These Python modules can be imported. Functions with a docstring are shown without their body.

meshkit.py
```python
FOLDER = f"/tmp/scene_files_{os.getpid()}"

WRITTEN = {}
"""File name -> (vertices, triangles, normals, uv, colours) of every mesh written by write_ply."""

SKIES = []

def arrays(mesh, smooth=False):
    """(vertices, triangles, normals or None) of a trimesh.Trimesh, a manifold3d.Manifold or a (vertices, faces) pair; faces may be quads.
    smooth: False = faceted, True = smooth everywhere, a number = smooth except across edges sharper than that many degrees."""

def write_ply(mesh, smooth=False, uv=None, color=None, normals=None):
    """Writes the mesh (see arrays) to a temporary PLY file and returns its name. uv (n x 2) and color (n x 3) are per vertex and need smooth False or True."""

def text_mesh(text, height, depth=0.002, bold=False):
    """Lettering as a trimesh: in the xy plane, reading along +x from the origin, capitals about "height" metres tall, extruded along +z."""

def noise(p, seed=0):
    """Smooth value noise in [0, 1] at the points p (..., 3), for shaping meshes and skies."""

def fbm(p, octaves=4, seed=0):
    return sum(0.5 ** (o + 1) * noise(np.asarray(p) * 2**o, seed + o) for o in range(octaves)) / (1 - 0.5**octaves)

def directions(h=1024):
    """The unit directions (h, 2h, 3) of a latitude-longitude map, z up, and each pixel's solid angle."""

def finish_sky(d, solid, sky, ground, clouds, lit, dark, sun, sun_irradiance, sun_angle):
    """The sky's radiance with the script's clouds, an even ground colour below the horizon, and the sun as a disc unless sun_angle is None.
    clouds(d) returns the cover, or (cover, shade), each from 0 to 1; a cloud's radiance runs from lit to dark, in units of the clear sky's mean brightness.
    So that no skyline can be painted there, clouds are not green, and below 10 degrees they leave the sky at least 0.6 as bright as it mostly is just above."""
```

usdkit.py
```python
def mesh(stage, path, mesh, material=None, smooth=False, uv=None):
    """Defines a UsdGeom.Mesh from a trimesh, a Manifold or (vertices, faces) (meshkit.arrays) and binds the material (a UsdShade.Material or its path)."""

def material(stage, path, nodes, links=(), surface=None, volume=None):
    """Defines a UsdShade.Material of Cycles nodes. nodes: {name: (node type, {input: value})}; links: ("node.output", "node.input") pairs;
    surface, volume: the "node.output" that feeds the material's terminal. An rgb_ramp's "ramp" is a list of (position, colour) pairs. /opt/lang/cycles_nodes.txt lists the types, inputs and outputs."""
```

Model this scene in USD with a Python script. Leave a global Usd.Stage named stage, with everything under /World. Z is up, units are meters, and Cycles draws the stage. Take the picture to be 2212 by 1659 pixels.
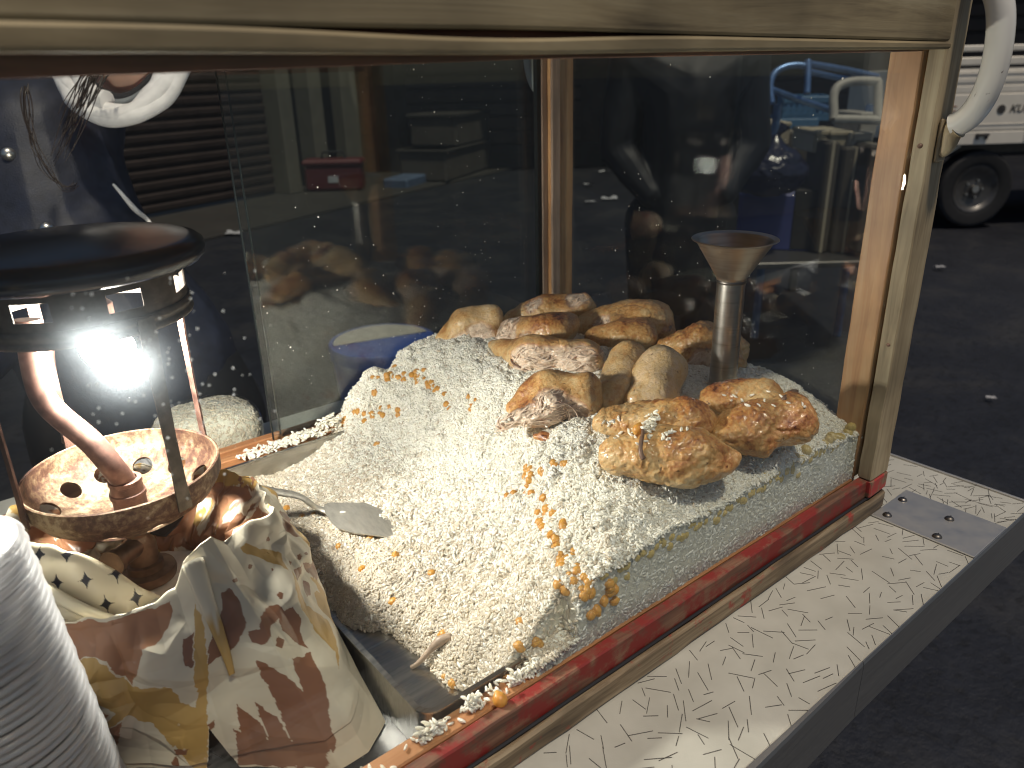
import math, numpy as np, trimesh, manifold3d, usdkit, meshkit
from scipy.interpolate import RBFInterpolator
from scipy.spatial import cKDTree
from pxr import Usd, UsdGeom, UsdLux, UsdShade, Gf, Sdf, Vt
from meshkit import noise, fbm
rng = np.random.default_rng(7)
stage = Usd.Stage.CreateInMemory()
UsdGeom.SetStageUpAxis(stage, UsdGeom.Tokens.z); UsdGeom.SetStageMetersPerUnit(stage, 1.0)
UsdGeom.Xform.Define(stage, '/World'); UsdGeom.Scope.Define(stage, '/World/Looks')

# ------------------------------------------------------------------ camera, sky, light
C = np.array([-0.7454774, -0.3038982, 0.4386702]); F = 1650.683; CX, CY = 1106.0, 829.5     # eye; focal length and centre in units of a 2212-wide frame
R3 = np.array([[0.7734791929777436, -0.6333905199215405, -0.0233749289628728], [-0.2554249753893252, -0.27774165584341615, -0.9260764841829859], [0.5800758743284031, 0.722271432276591, -0.37661114978085897]])
cam = UsdGeom.Camera.Define(stage, '/World/camera')
mt = np.eye(4); mt[0, :3] = R3[0]; mt[1, :3] = -R3[1]; mt[2, :3] = -R3[2]; mt[3, :3] = C
cam.AddTransformOp().Set(Gf.Matrix4d(mt.tolist()))
cam.CreateHorizontalApertureAttr(36.0); cam.CreateVerticalApertureAttr(27.0); cam.CreateFocalLengthAttr(36.0 * F / 2212)
cam.CreateClippingRangeAttr(Gf.Vec2f(0.02, 500)); cam.CreateFStopAttr(9.0); cam.CreateFocusDistanceAttr(0.66)
cam.CreateExposureAttr(0.32)
SUN_TILT = (0.05, -0.38)                       # the high lamp above the street: shadows fall almost straight down, a little towards the customer
sun_dir = np.array([SUN_TILT[0] * -1, SUN_TILT[1], 1.0]); sun_dir /= np.linalg.norm(sun_dir)
sun = UsdLux.DistantLight.Define(stage, '/World/overhead_light')
sun.CreateIntensityAttr(0.40); sun.CreateAngleAttr(4.0); sun.CreateColorAttr(Gf.Vec3f(1.0, 0.88, 0.72)); sun.CreateNormalizeAttr(True)
zq = sun_dir; xq = np.cross([0, 1, 0], zq); xq /= np.linalg.norm(xq); yq = np.cross(zq, xq)
ms = np.eye(4); ms[0, :3], ms[1, :3], ms[2, :3] = xq, yq, zq
sun.AddTransformOp().Set(Gf.Matrix4d(ms.tolist()))
usdkit.material(stage, '/World/Looks/sky', {'s': ('sky_texture', {'sky_type': 'single_scattering', 'sun_disc': False, 'aerosol_density': 1.6, 'ozone_density': 1.5, 'sun_elevation': math.asin(sun_dir[2]), 'sun_rotation': math.atan2(sun_dir[0], sun_dir[1])}),
    'b': ('background_shader', {'strength': 0.036})}, [('s.color', 'b.color')], surface='b.background')
dome = UsdLux.DomeLight.Define(stage, '/World/sky')
UsdShade.MaterialBindingAPI.Apply(dome.GetPrim()).Bind(UsdShade.Material.Get(stage, '/World/Looks/sky'))
dome.GetPrim().SetCustomDataByKey('kind', 'structure')
MANTLE = 570.0
G = -0.92                                     # the street, with the counter top at z = 0

def ray(u, v): return R3.T @ np.array([(u - CX) / F, (v - CY) / F, 1.0])
def at(u, v, axis, val):                      # the point of a real plane that a sight line meets
    d = ray(u, v); return C + d * (val - C[axis]) / d[axis]
def dep(u, v, k): return C + k * ray(u, v)
ER = np.array([0.7737, -0.6336, 0]); ED = np.array([0.6262, 0.7797, 0]); EZ = np.array([0, 0, 1.0])   # across, away, up as seen from the customer

# ------------------------------------------------------------------ helpers
taken = set()
def numbered(name, parent='/World'):
    p, k = f'{parent}/{name}', 0
    while p in taken: k += 1; p = f'{parent}/{name}_{k:03d}'
    taken.add(p); return p
def tag(prim, label=None, cat=None, group=None, kind=None):
    for k, v in (('label', label), ('category', cat), ('group', group), ('kind', kind)):
        if v: prim.SetCustomDataByKey(k, v)
    return prim
def path(p): return p if isinstance(p, str) else str(p.GetPath())
def thing(name, label, cat, group=None, loc=(0, 0, 0), kind=None):
    x = UsdGeom.Xform.Define(stage, numbered(name))
    if any(loc): LOC[str(x.GetPath())] = np.asarray(loc, float)
    if any(loc): x.AddTranslateOp().Set(Gf.Vec3d(*map(float, loc)))
    return tag(x.GetPrim(), label, cat, group, kind)
LOC = {}
def obj(name, mesh, mat, parent='/World', smooth=False, vcol=None, loc=None, **kw):
    """one Mesh prim; under a parent the vertices are given in world space and moved into the parent's frame by loc"""
    pp = path(parent)
    if loc is None: loc = LOC.get('/'.join(pp.split('/')[:3]))
    if loc is not None:
        m = mesh.copy() if isinstance(mesh, trimesh.Trimesh) else trimesh.Trimesh(*meshkit.arrays(mesh)[:2], process=False)
        m.apply_translation(-np.asarray(loc)); mesh = m
    if vcol is not None and smooth: smooth = True
    g = usdkit.mesh(stage, numbered(name, pp), mesh, f'/World/Looks/{mat}', smooth=smooth)
    if vcol is not None:
        for k, v in vcol.items():
            v = np.asarray(v, np.float32)
            if v.ndim == 1: UsdGeom.PrimvarsAPI(g).CreatePrimvar(k, Sdf.ValueTypeNames.FloatArray, 'vertex').Set(Vt.FloatArray.FromNumpy(v))
            else: UsdGeom.PrimvarsAPI(g).CreatePrimvar(k, Sdf.ValueTypeNames.Color3fArray, 'vertex').Set(Vt.Vec3fArray.FromNumpy(v))
    return tag(g.GetPrim(), kw.get('label'), kw.get('cat'), kw.get('group'), kw.get('kind'))
def box(x0, x1, y0, y1, z0, z1, bev=0.0):
    lo, hi = np.minimum((x0, y0, z0), (x1, y1, z1)), np.maximum((x0, y0, z0), (x1, y1, z1))
    if bev <= 0:
        b = trimesh.creation.box(hi - lo); b.apply_translation((lo + hi) / 2); return b
    pts = []
    for sx in (0, 1):
        for sy in (0, 1):
            for sz in (0, 1):
                c = np.array([(lo, hi)[s][i] for i, s in enumerate((sx, sy, sz))], float); d = np.array([1 - 2 * s for s in (sx, sy, sz)]) * bev
                for i in range(3):
                    q = c + d; q[i] = c[i]; pts.append(q)
    return trimesh.convex.convex_hull(np.array(pts))
def orient(mesh, origin, ex, ey=None, ez=(0, 0, 1)):
    ex = np.asarray(ex, float); ez = np.asarray(ez, float); ey = np.cross(ez, ex) if ey is None else np.asarray(ey, float)
    T = np.eye(4); T[:3, 0], T[:3, 1], T[:3, 2], T[:3, 3] = ex, ey, ez, origin
    m = mesh.copy(); m.apply_transform(T); return m
cat_ = trimesh.util.concatenate
def tube(pts, r, n=10, cap=True, flat=None):
    """a round bar through the points; r a number or one radius per point; flat=(direction, factor) squashes it"""
    P = np.asarray(pts, float); rr = np.broadcast_to(np.asarray(r, float), len(P)); T = np.gradient(P, axis=0); T /= np.linalg.norm(T, axis=1)[:, None] + 1e-12
    a = np.array([0, 0, 1.0]) if abs(T[0, 2]) < 0.8 else np.array([1.0, 0, 0]); V, Fc = [], []
    N = a - T[0] * (a @ T[0]); N /= np.linalg.norm(N)
    t = np.arange(n) / n * 2 * np.pi
    for i in range(len(P)):
        N = N - T[i] * (N @ T[i]); N /= np.linalg.norm(N) + 1e-12; B = np.cross(T[i], N)
        off = rr[i] * (np.cos(t)[:, None] * N + np.sin(t)[:, None] * B)
        if flat is not None: f = np.asarray(flat[0], float); off = off - np.outer(off @ f, f) * (1 - flat[1])
        V.append(P[i] + off)
    V = np.vstack(V); k = np.arange(n); k2 = (k + 1) % n
    for i in range(len(P) - 1):
        Fc += [np.c_[i * n + k, i * n + k2, (i + 1) * n + k2], np.c_[i * n + k, (i + 1) * n + k2, (i + 1) * n + k]]
    if cap:
        V = np.vstack([V, P[0], P[-1]]); a0, a1 = len(V) - 2, len(V) - 1; e = (len(P) - 1) * n
        Fc += [np.c_[k2, k, np.full(n, a0)], np.c_[e + k, e + k2, np.full(n, a1)]]
    return trimesh.Trimesh(V, np.vstack(Fc), process=False)
def smoothline(pts, n=40):
    from scipy.interpolate import PchipInterpolator, CubicSpline
    P = np.asarray(pts, float); s = np.r_[0, np.cumsum(np.linalg.norm(np.diff(P, axis=0), axis=1))]
    return CubicSpline(s, P)(np.linspace(0, s[-1], n))
def lathe(prof, n=64, loc=(0, 0, 0)):
    p = np.asarray(prof, float); t = np.arange(n) / n * 2 * np.pi
    V = np.stack([p[:, None, 0] * np.cos(t), p[:, None, 0] * np.sin(t), np.repeat(p[:, 1:2], n, 1)], -1).reshape(-1, 3); k = np.arange(n); k2 = (k + 1) % n; Fc = []
    for i in range(len(p) - 1): Fc += [np.c_[i * n + k, i * n + k2, (i + 1) * n + k2], np.c_[i * n + k, (i + 1) * n + k2, (i + 1) * n + k]]
    m = trimesh.Trimesh(V + np.asarray(loc), np.vstack(Fc), process=False); return m
def grid(V):                                   # (a, b, 3) points -> mesh
    a, b = V.shape[:2]; i = np.arange(a * b).reshape(a, b)
    q = np.stack([i[:-1, :-1], i[1:, :-1], i[1:, 1:], i[:-1, 1:]], -1).reshape(-1, 4)
    return trimesh.Trimesh(V.reshape(-1, 3), np.vstack([q[:, [0, 1, 2]], q[:, [0, 2, 3]]]), process=False)
def hull_chain(joints, bones, refine=0.02, smooth=8):
    """one continuous body: hulls of spheres at joints, merged and smoothed"""
    M = manifold3d.Manifold; body = M()
    for a, b in bones:
        (pa, ra), (pb, rb) = joints[a], joints[b]
        body += M.batch_hull([M.sphere(ra, 20).translate(tuple(map(float, pa))), M.sphere(rb, 20).translate(tuple(map(float, pb)))])
    body = body.refine_to_length(refine); me = body.to_mesh(); t = trimesh.Trimesh(me.vert_properties[:, :3], me.tri_verts)
    trimesh.smoothing.filter_taubin(t, iterations=smooth); return t

# ------------------------------------------------------------------ materials
def mat(name, nodes, links, surface='p.BSDF', **kw): return usdkit.material(stage, f'/World/Looks/{name}', nodes, links, surface=surface, **kw)
def plain(name, col, rough=0.5, metal=0.0, var=0.12, scale=30, bump=0.0, bscale=120, **kw):
    c = np.array(col, float)
    n = {'tc': ('texture_coordinate', {}), 'n': ('noise_texture', {'scale': scale, 'detail': 4.0}), 'r': ('rgb_ramp', {'ramp': [(0.3, c * (1 - var)), (0.7, np.minimum(c * (1 + var), 1))]}),
         'p': ('principled_bsdf', {'roughness': rough, 'metallic': metal, **kw})}
    l = [('tc.object', 'n.vector'), ('n.fac', 'r.fac'), ('r.color', 'p.base_color')]
    if bump:
        n['bn'] = ('noise_texture', {'scale': bscale, 'detail': 5.0}); n['b'] = ('bump', {'strength': bump, 'distance': 0.002}); l += [('tc.object', 'bn.vector'), ('bn.fac', 'b.height'), ('b.normal', 'p.normal')]
    mat(name, n, l)
def wood(name, c1, c2, c3, stretch, rough=0.6, bump=0.25, worn=None):
    """grain along one axis: stretch is the scale of the noise in x, y, z; worn=(colour, low, high) lays worn paint over it"""
    n = {'tc': ('texture_coordinate', {}), 'm': ('mapping', {'scale': stretch}), 'n': ('noise_texture', {'scale': 1.0, 'detail': 6.0, 'roughness': 0.62, 'distortion': 0.6}),
         'r': ('rgb_ramp', {'ramp': [(0.28, c1), (0.5, c2), (0.72, c3)]}), 'n2': ('noise_texture', {'scale': 9.0, 'detail': 4.0}), 'r2': ('rgb_ramp', {'ramp': [(0.3, (0.42,) * 3), (0.6, (1, 1, 1))]}),
         'x': ('mix_color', {'blend_type': 'multiply', 'fac': 0.8}), 'b': ('bump', {'strength': bump, 'distance': 0.001}), 'p': ('principled_bsdf', {'roughness': rough})}
    l = [('tc.object', 'm.vector'), ('m.vector', 'n.vector'), ('n.fac', 'r.fac'), ('tc.object', 'n2.vector'), ('n2.fac', 'r2.fac'), ('r.color', 'x.a'), ('r2.color', 'x.b'), ('n.fac', 'b.height'), ('b.normal', 'p.normal')]
    out = 'x.result'
    if worn:
        n['wn'] = ('noise_texture', {'scale': 38.0, 'detail': 8.0, 'roughness': 0.7}); n['wr'] = ('map_range', {'from_min': worn[1], 'from_max': worn[2], 'clamp': True}); n['w'] = ('mix_color', {'b': worn[0]})
        l += [('m.vector', 'wn.vector') if False else ('tc.object', 'wn.vector'), ('wn.fac', 'wr.value'), ('wr.result', 'w.fac'), (out, 'w.a')]; out = 'w.result'
    mat(name, n, l + [(out, 'p.base_color')])
wood('weathered_wood', (0.13, 0.095, 0.05), (0.34, 0.265, 0.145), (0.44, 0.36, 0.215), (5, 60, 75), bump=0.5)
wood('weathered_wood_post', (0.24, 0.18, 0.10), (0.42, 0.33, 0.20), (0.52, 0.43, 0.27), (110, 110, 7), bump=0.4)
wood('pale_wood_post', (0.36, 0.16, 0.065), (0.55, 0.29, 0.125), (0.66, 0.44, 0.23), (70, 70, 5), rough=0.5, bump=0.4)
wood('grey_brown_wood', (0.22, 0.15, 0.11), (0.33, 0.24, 0.18), (0.42, 0.32, 0.25), (150, 150, 8))
wood('red_worn_wood', (0.05, 0.028, 0.018), (0.19, 0.085, 0.05), (0.30, 0.17, 0.10), (8, 120, 160), worn=((0.21, 0.016, 0.012), 0.43, 0.56))
wood('red_worn_wood_upright', (0.12, 0.07, 0.04), (0.27, 0.16, 0.09), (0.36, 0.24, 0.15), (120, 120, 8), worn=((0.36, 0.035, 0.03), 0.44, 0.52))
wood('dirty_wood', (0.03, 0.02, 0.015), (0.20, 0.14, 0.08), (0.42, 0.33, 0.21), (7, 120, 120), worn=((0.30, 0.03, 0.02), 0.57, 0.66))
wood('orange_wood', (0.30, 0.11, 0.04), (0.46, 0.20, 0.08), (0.55, 0.28, 0.13), (7, 120, 140))
wood('reddish_wood', (0.16, 0.06, 0.04), (0.28, 0.11, 0.065), (0.36, 0.17, 0.10), (8, 120, 140))
plain('black_sealant', (0.015, 0.014, 0.015), 0.5)
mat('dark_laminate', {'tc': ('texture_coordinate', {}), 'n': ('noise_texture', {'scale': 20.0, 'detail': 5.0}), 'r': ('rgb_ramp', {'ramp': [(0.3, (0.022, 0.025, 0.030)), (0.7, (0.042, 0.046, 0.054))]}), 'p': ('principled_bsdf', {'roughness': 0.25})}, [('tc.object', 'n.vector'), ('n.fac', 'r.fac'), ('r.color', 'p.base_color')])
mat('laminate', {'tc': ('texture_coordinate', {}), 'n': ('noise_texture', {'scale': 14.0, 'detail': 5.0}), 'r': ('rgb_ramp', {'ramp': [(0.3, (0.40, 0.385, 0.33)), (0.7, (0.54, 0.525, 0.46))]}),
    'bn': ('noise_texture', {'scale': 900.0, 'detail': 2.0}), 'b': ('bump', {'strength': 0.12, 'distance': 0.0005}), 'p': ('principled_bsdf', {'roughness': 0.42})},
    [('tc.object', 'n.vector'), ('n.fac', 'r.fac'), ('r.color', 'p.base_color'), ('tc.object', 'bn.vector'), ('bn.fac', 'b.height'), ('b.normal', 'p.normal')])
plain('print_ink', (0.035, 0.03, 0.028), 0.5)
def metal(name, col, rough, stretch=(60, 60, 60), streak=0.35, bump=0.06):
    c = np.array(col, float)
    mat(name, {'tc': ('texture_coordinate', {}), 'm': ('mapping', {'scale': stretch}), 'n': ('noise_texture', {'scale': 1.0, 'detail': 5.0}), 'r': ('rgb_ramp', {'ramp': [(0.3, c * (1 - streak)), (0.65, c)]}),
        'rr': ('map_range', {'from_min': 0.3, 'from_max': 0.7, 'to_min': rough + 0.12, 'to_max': rough}), 'b': ('bump', {'strength': bump, 'distance': 0.0006}), 'p': ('principled_bsdf', {'metallic': 1.0})},
        [('tc.object', 'm.vector'), ('m.vector', 'n.vector'), ('n.fac', 'r.fac'), ('r.color', 'p.base_color'), ('n.fac', 'rr.value'), ('rr.result', 'p.roughness'), ('n.fac', 'b.height'), ('b.normal', 'p.normal')])
metal('aluminium', (0.50, 0.49, 0.47), 0.42, (8, 300, 500), 0.2)
metal('plate_metal', (0.62, 0.60, 0.56), 0.5, (50, 50, 50), 0.12)
metal('steel', (0.50, 0.475, 0.44), 0.28, (30, 30, 200), 0.3)
metal('funnel_steel', (0.52, 0.46, 0.40), 0.33, (25, 25, 260), 0.3)
metal('tray_steel', (0.50, 0.48, 0.44), 0.22, (12, 160, 40), 0.25)
metal('screw_steel', (0.22, 0.2, 0.18), 0.35)
metal('spatula_steel', (0.66, 0.62, 0.55), 0.58, (160, 60, 100), 0.35)
mat('rusty_brass', {'tc': ('texture_coordinate', {}), 'n': ('noise_texture', {'scale': 170.0, 'detail': 7.0, 'roughness': 0.72}), 'n2': ('noise_texture', {'scale': 26.0, 'detail': 5.0}), 'a': ('mix_float', {'fac': 0.45}),
    'r': ('rgb_ramp', {'ramp': [(0.34, (0.020, 0.009, 0.007)), (0.45, (0.070, 0.030, 0.018)), (0.52, (0.14, 0.088, 0.052)), (0.60, (0.27, 0.21, 0.14))]}), 'b': ('bump', {'strength': 0.5, 'distance': 0.0008}), 'p': ('principled_bsdf', {'roughness': 0.62, 'metallic': 0.35})},
    [('tc.object', 'n.vector'), ('tc.object', 'n2.vector'), ('n.fac', 'a.a'), ('n2.fac', 'a.b'), ('a.result', 'r.fac'), ('r.color', 'p.base_color'), ('n.fac', 'b.height'), ('b.normal', 'p.normal')])
mat('copper_pipe', {'tc': ('texture_coordinate', {}), 'n': ('noise_texture', {'scale': 60.0, 'detail': 6.0}), 'r': ('rgb_ramp', {'ramp': [(0.32, (0.05, 0.024, 0.018)), (0.52, (0.13, 0.070, 0.055)), (0.70, (0.22, 0.135, 0.105))]}),
    'b': ('bump', {'strength': 0.25, 'distance': 0.0008}), 'p': ('principled_bsdf', {'roughness': 0.5, 'metallic': 0.5})}, [('tc.object', 'n.vector'), ('n.fac', 'r.fac'), ('r.color', 'p.base_color'), ('n.fac', 'b.height'), ('b.normal', 'p.normal')])
plain('sooty_metal', (0.09, 0.075, 0.065), 0.5, 0.6, 0.5, 70, 0.3)
plain('dark_brass', (0.20, 0.14, 0.10), 0.45, 0.6, 0.5, 60, 0.3)
plain('dark_enamel', (0.018, 0.022, 0.035), 0.22, 0.0, 0.3, 20)
plain('black_plastic', (0.015, 0.015, 0.017), 0.5)
plain('cylinder_paint', (0.70, 0.69, 0.65), 0.45, 0.0, 0.25, 25)
mat('mantle_glow', {'e': ('emission', {'color': (1.0, 0.945, 0.85), 'strength': MANTLE})}, [], surface='e.emission')
mat('white_enamel', {'tc': ('texture_coordinate', {}), 'n': ('noise_texture', {'scale': 55.0, 'detail': 8.0, 'roughness': 0.75}), 'r': ('rgb_ramp', {'interpolate': False, 'ramp': [(0.0, (0.10, 0.075, 0.05)), (0.345, (0.72, 0.69, 0.62))]}),
    'p': ('principled_bsdf', {'roughness': 0.22, 'coat_weight': 0.4})}, [('tc.object', 'n.vector'), ('n.fac', 'r.fac'), ('r.color', 'p.base_color')])
# glass: clear pane with a thin uneven film of grease and dust on it
def pane(name, f0, dust, tint=(0.96, 0.98, 0.97), film=0.0):
    mat(name, {'rf': ('refraction_bsdf', {'roughness': 0.52, 'IOR': 1.16, 'color': (0.80, 0.90, 1.0)}), 'mf': ('mix_closure', {'fac': film}), 'tc': ('texture_coordinate', {}), 'n': ('noise_texture', {'scale': 7.0, 'detail': 6.0, 'roughness': 0.65, 'distortion': 0.8}), 'mr': ('map_range', {'from_min': 0.35, 'from_max': 0.75, 'to_min': dust * 0.3, 'to_max': dust, 'clamp': True}),
        'lw': ('layer_weight', {'blend': 0.5}), 'pw': ('math', {'math_type': 'power', 'value2': 5.0}), 'f': ('math', {'math_type': 'multiply_add', 'value2': 1 - f0, 'value3': f0}), 't': ('transparent_bsdf', {'color': tint}), 'g': ('glossy_bsdf', {'roughness': 0.0, 'color': (1, 1, 1)}), 'd': ('diffuse_bsdf', {'color': (0.6, 0.58, 0.55)}),
        'm': ('mix_closure', {}), 'm2': ('mix_closure', {})},
        [('lw.facing', 'pw.value1'), ('pw.value', 'f.value1'), ('tc.object', 'n.vector'), ('n.fac', 'mr.value'), ('f.value', 'm.fac'), ('t.BSDF', 'm.closure1'), ('g.BSDF', 'm.closure2'), ('mr.result', 'm2.fac'), ('m.closure', 'm2.closure1'), ('d.BSDF', 'm2.closure2'), ('m2.closure', 'mf.closure1'), ('rf.BSDF', 'mf.closure2')], surface='mf.closure' if film else 'm2.closure')
pane('front_glass', 0.02, 0.0008, film=0.0055); pane('back_glass', 0.045, 0.0016); pane('end_glass', 0.06, 0.0010)
mat('droplet', {'g': ('glossy_bsdf', {'roughness': 0.15, 'color': (1, 1, 1)}), 't': ('transparent_bsdf', {}), 'd': ('translucent_bsdf', {'color': (0.8, 0.82, 0.85)}), 'm': ('mix_closure', {'fac': 0.5}), 'm2': ('mix_closure', {'fac': 0.45})}, [('g.BSDF', 'm.closure1'), ('d.BSDF', 'm.closure2'), ('t.BSDF', 'm2.closure1'), ('m.closure', 'm2.closure2')], surface='m2.closure')
plain('glass_edge', (0.006, 0.009, 0.010), 0.45)
plain('dust', (0.75, 0.73, 0.68), 0.5, var=0.1)
def rice_mat(name, lo, hi):
    mat(name, {'o': ('object_info', {}), 'r': ('rgb_ramp', {'ramp': [(0.0, lo), (1.0, hi)]}), 'p': ('principled_bsdf', {'roughness': 0.40, 'specular_ior_level': 0.4, 'subsurface_weight': 0.6, 'subsurface_radius': (1.0, 0.85, 0.6), 'subsurface_scale': 0.004, 'subsurface_method': 'burley'})},
        [('o.random', 'r.fac'), ('r.color', 'p.base_color')])
rice_mat('rice', (0.50, 0.42, 0.31), (0.66, 0.57, 0.45)); rice_mat('rice_white', (0.72, 0.67, 0.55), (0.90, 0.86, 0.76))  # grains by the lantern coloured darker, far ones lighter, to even its falloff
plain('rice_core', (0.74, 0.69, 0.56), 0.6, 0, 0.12, 90, 0.5, 300, subsurface_weight=0.75, subsurface_scale=0.012, subsurface_radius=(1.0, 0.85, 0.6), subsurface_method='burley')
mat('chickpea', {'tc': ('texture_coordinate', {}), 'n': ('noise_texture', {'scale': 130.0, 'detail': 3.0}), 'r': ('rgb_ramp', {'ramp': [(0.3, (0.50, 0.20, 0.030)), (0.7, (0.62, 0.32, 0.075))]}), 'p': ('principled_bsdf', {'roughness': 0.4, 'subsurface_weight': 0.25, 'subsurface_scale': 0.003, 'subsurface_radius': (1, 0.5, 0.2)})},
    [('tc.object', 'n.vector'), ('n.fac', 'r.fac'), ('r.color', 'p.base_color')])
plain('chickpea_pale', (0.50, 0.37, 0.13), 0.4, 0, 0.2, 110)
# chicken: tone and meat are laid on by the builder (browned skin on top, torn flesh where the piece was pulled apart)
mat('chicken', {'t': ('attribute', {'attribute': 'tone'}), 'm': ('attribute', {'attribute': 'meat'}), 'tc': ('texture_coordinate', {}), 'n': ('noise_texture', {'scale': 75.0, 'detail': 7.0, 'roughness': 0.68}), 'n2': ('noise_texture', {'scale': 330.0, 'detail': 4.0}),
    'k': ('math', {'math_type': 'multiply_add', 'value2': 1.15, 'value3': -0.585}), 'k2': ('math', {'math_type': 'multiply_add', 'value2': 0.6, 'value3': -0.30}), 's0': ('math', {'math_type': 'add'}), 's': ('math', {'math_type': 'add', 'use_clamp': True}),
    'r': ('rgb_ramp', {'ramp': [(0.0, (0.68, 0.51, 0.33)), (0.3, (0.63, 0.43, 0.21)), (0.55, (0.54, 0.295, 0.105)), (0.78, (0.38, 0.155, 0.048)), (0.94, (0.20, 0.065, 0.025)), (1.0, (0.07, 0.025, 0.014))]}),
    'r2': ('rgb_ramp', {'ramp': [(0.28, (0.42, 0.27, 0.19)), (0.42, (0.66, 0.50, 0.37)), (0.7, (0.76, 0.63, 0.50))]}), 'x': ('mix_color', {}),
    'sp': ('noise_texture', {'scale': 210.0, 'detail': 2.0}), 'sr': ('rgb_ramp', {'ramp': [(0.69, (1, 1, 1)), (0.73, (0.18, 0.12, 0.10))]}), 'sx': ('mix_color', {'blend_type': 'multiply', 'fac': 0.75}),
    'ba': ('math', {'math_type': 'multiply_add', 'value2': 0.5}), 'b': ('bump', {'strength': 0.9, 'distance': 0.0018}), 'rm': ('map_range', {'from_min': 0.3, 'from_max': 0.7, 'to_min': 0.20, 'to_max': 0.46}),
    'p': ('principled_bsdf', {'coat_weight': 0.35, 'coat_roughness': 0.16, 'subsurface_weight': 0.18, 'subsurface_scale': 0.003, 'subsurface_radius': (1, 0.5, 0.25), 'subsurface_method': 'burley'})},
    [('tc.object', 'n.vector'), ('tc.object', 'n2.vector'), ('tc.object', 'sp.vector'), ('n.fac', 'k.value1'), ('n2.fac', 'k2.value1'), ('k.value', 's0.value1'), ('k2.value', 's0.value2'), ('s0.value', 's.value1'), ('t.fac', 's.value2'), ('s.value', 'r.fac'), ('n.fac', 'r2.fac'), ('m.fac', 'x.fac'), ('r.color', 'x.a'), ('r2.color', 'x.b'),
     ('sp.fac', 'sr.fac'), ('x.result', 'sx.a'), ('sr.color', 'sx.b'), ('sx.result', 'p.base_color'), ('n2.fac', 'ba.value1'), ('n.fac', 'ba.value3'), ('ba.value', 'b.height'), ('b.normal', 'p.normal'), ('n.fac', 'rm.value'), ('rm.result', 'p.roughness')])
plain('bone', (0.30, 0.22, 0.16), 0.45, 0, 0.35, 90, 0.4)
plain('dark_bone', (0.16, 0.09, 0.06), 0.45, 0, 0.4, 90, 0.3)
plain('meat_strand', (0.68, 0.53, 0.41), 0.45, 0, 0.2, 90)
mat('printed_paper', {'a': ('attribute', {'attribute': 'print'}), 'tc': ('texture_coordinate', {}), 'n': ('noise_texture', {'scale': 35.0, 'detail': 5.0}), 'r': ('rgb_ramp', {'ramp': [(0.3, (0.86,) * 3), (0.7, (1, 1, 1))]}), 'x': ('mix_color', {'blend_type': 'multiply', 'fac': 1.0}),
    'bn': ('noise_texture', {'scale': 55.0, 'detail': 3.0}), 'b': ('bump', {'strength': 0.2, 'distance': 0.002}), 'p': ('principled_bsdf', {'roughness': 0.32}), 'tl': ('translucent_bsdf', {}), 'mx': ('mix_closure', {'fac': 0.12})},
    [('a.color', 'x.a'), ('tc.object', 'n.vector'), ('n.fac', 'r.fac'), ('r.color', 'x.b'), ('x.result', 'p.base_color'), ('x.result', 'tl.color'), ('tc.object', 'bn.vector'), ('bn.fac', 'b.height'), ('b.normal', 'p.normal'), ('p.BSDF', 'mx.closure1'), ('tl.BSDF', 'mx.closure2')], surface='mx.closure')
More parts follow.
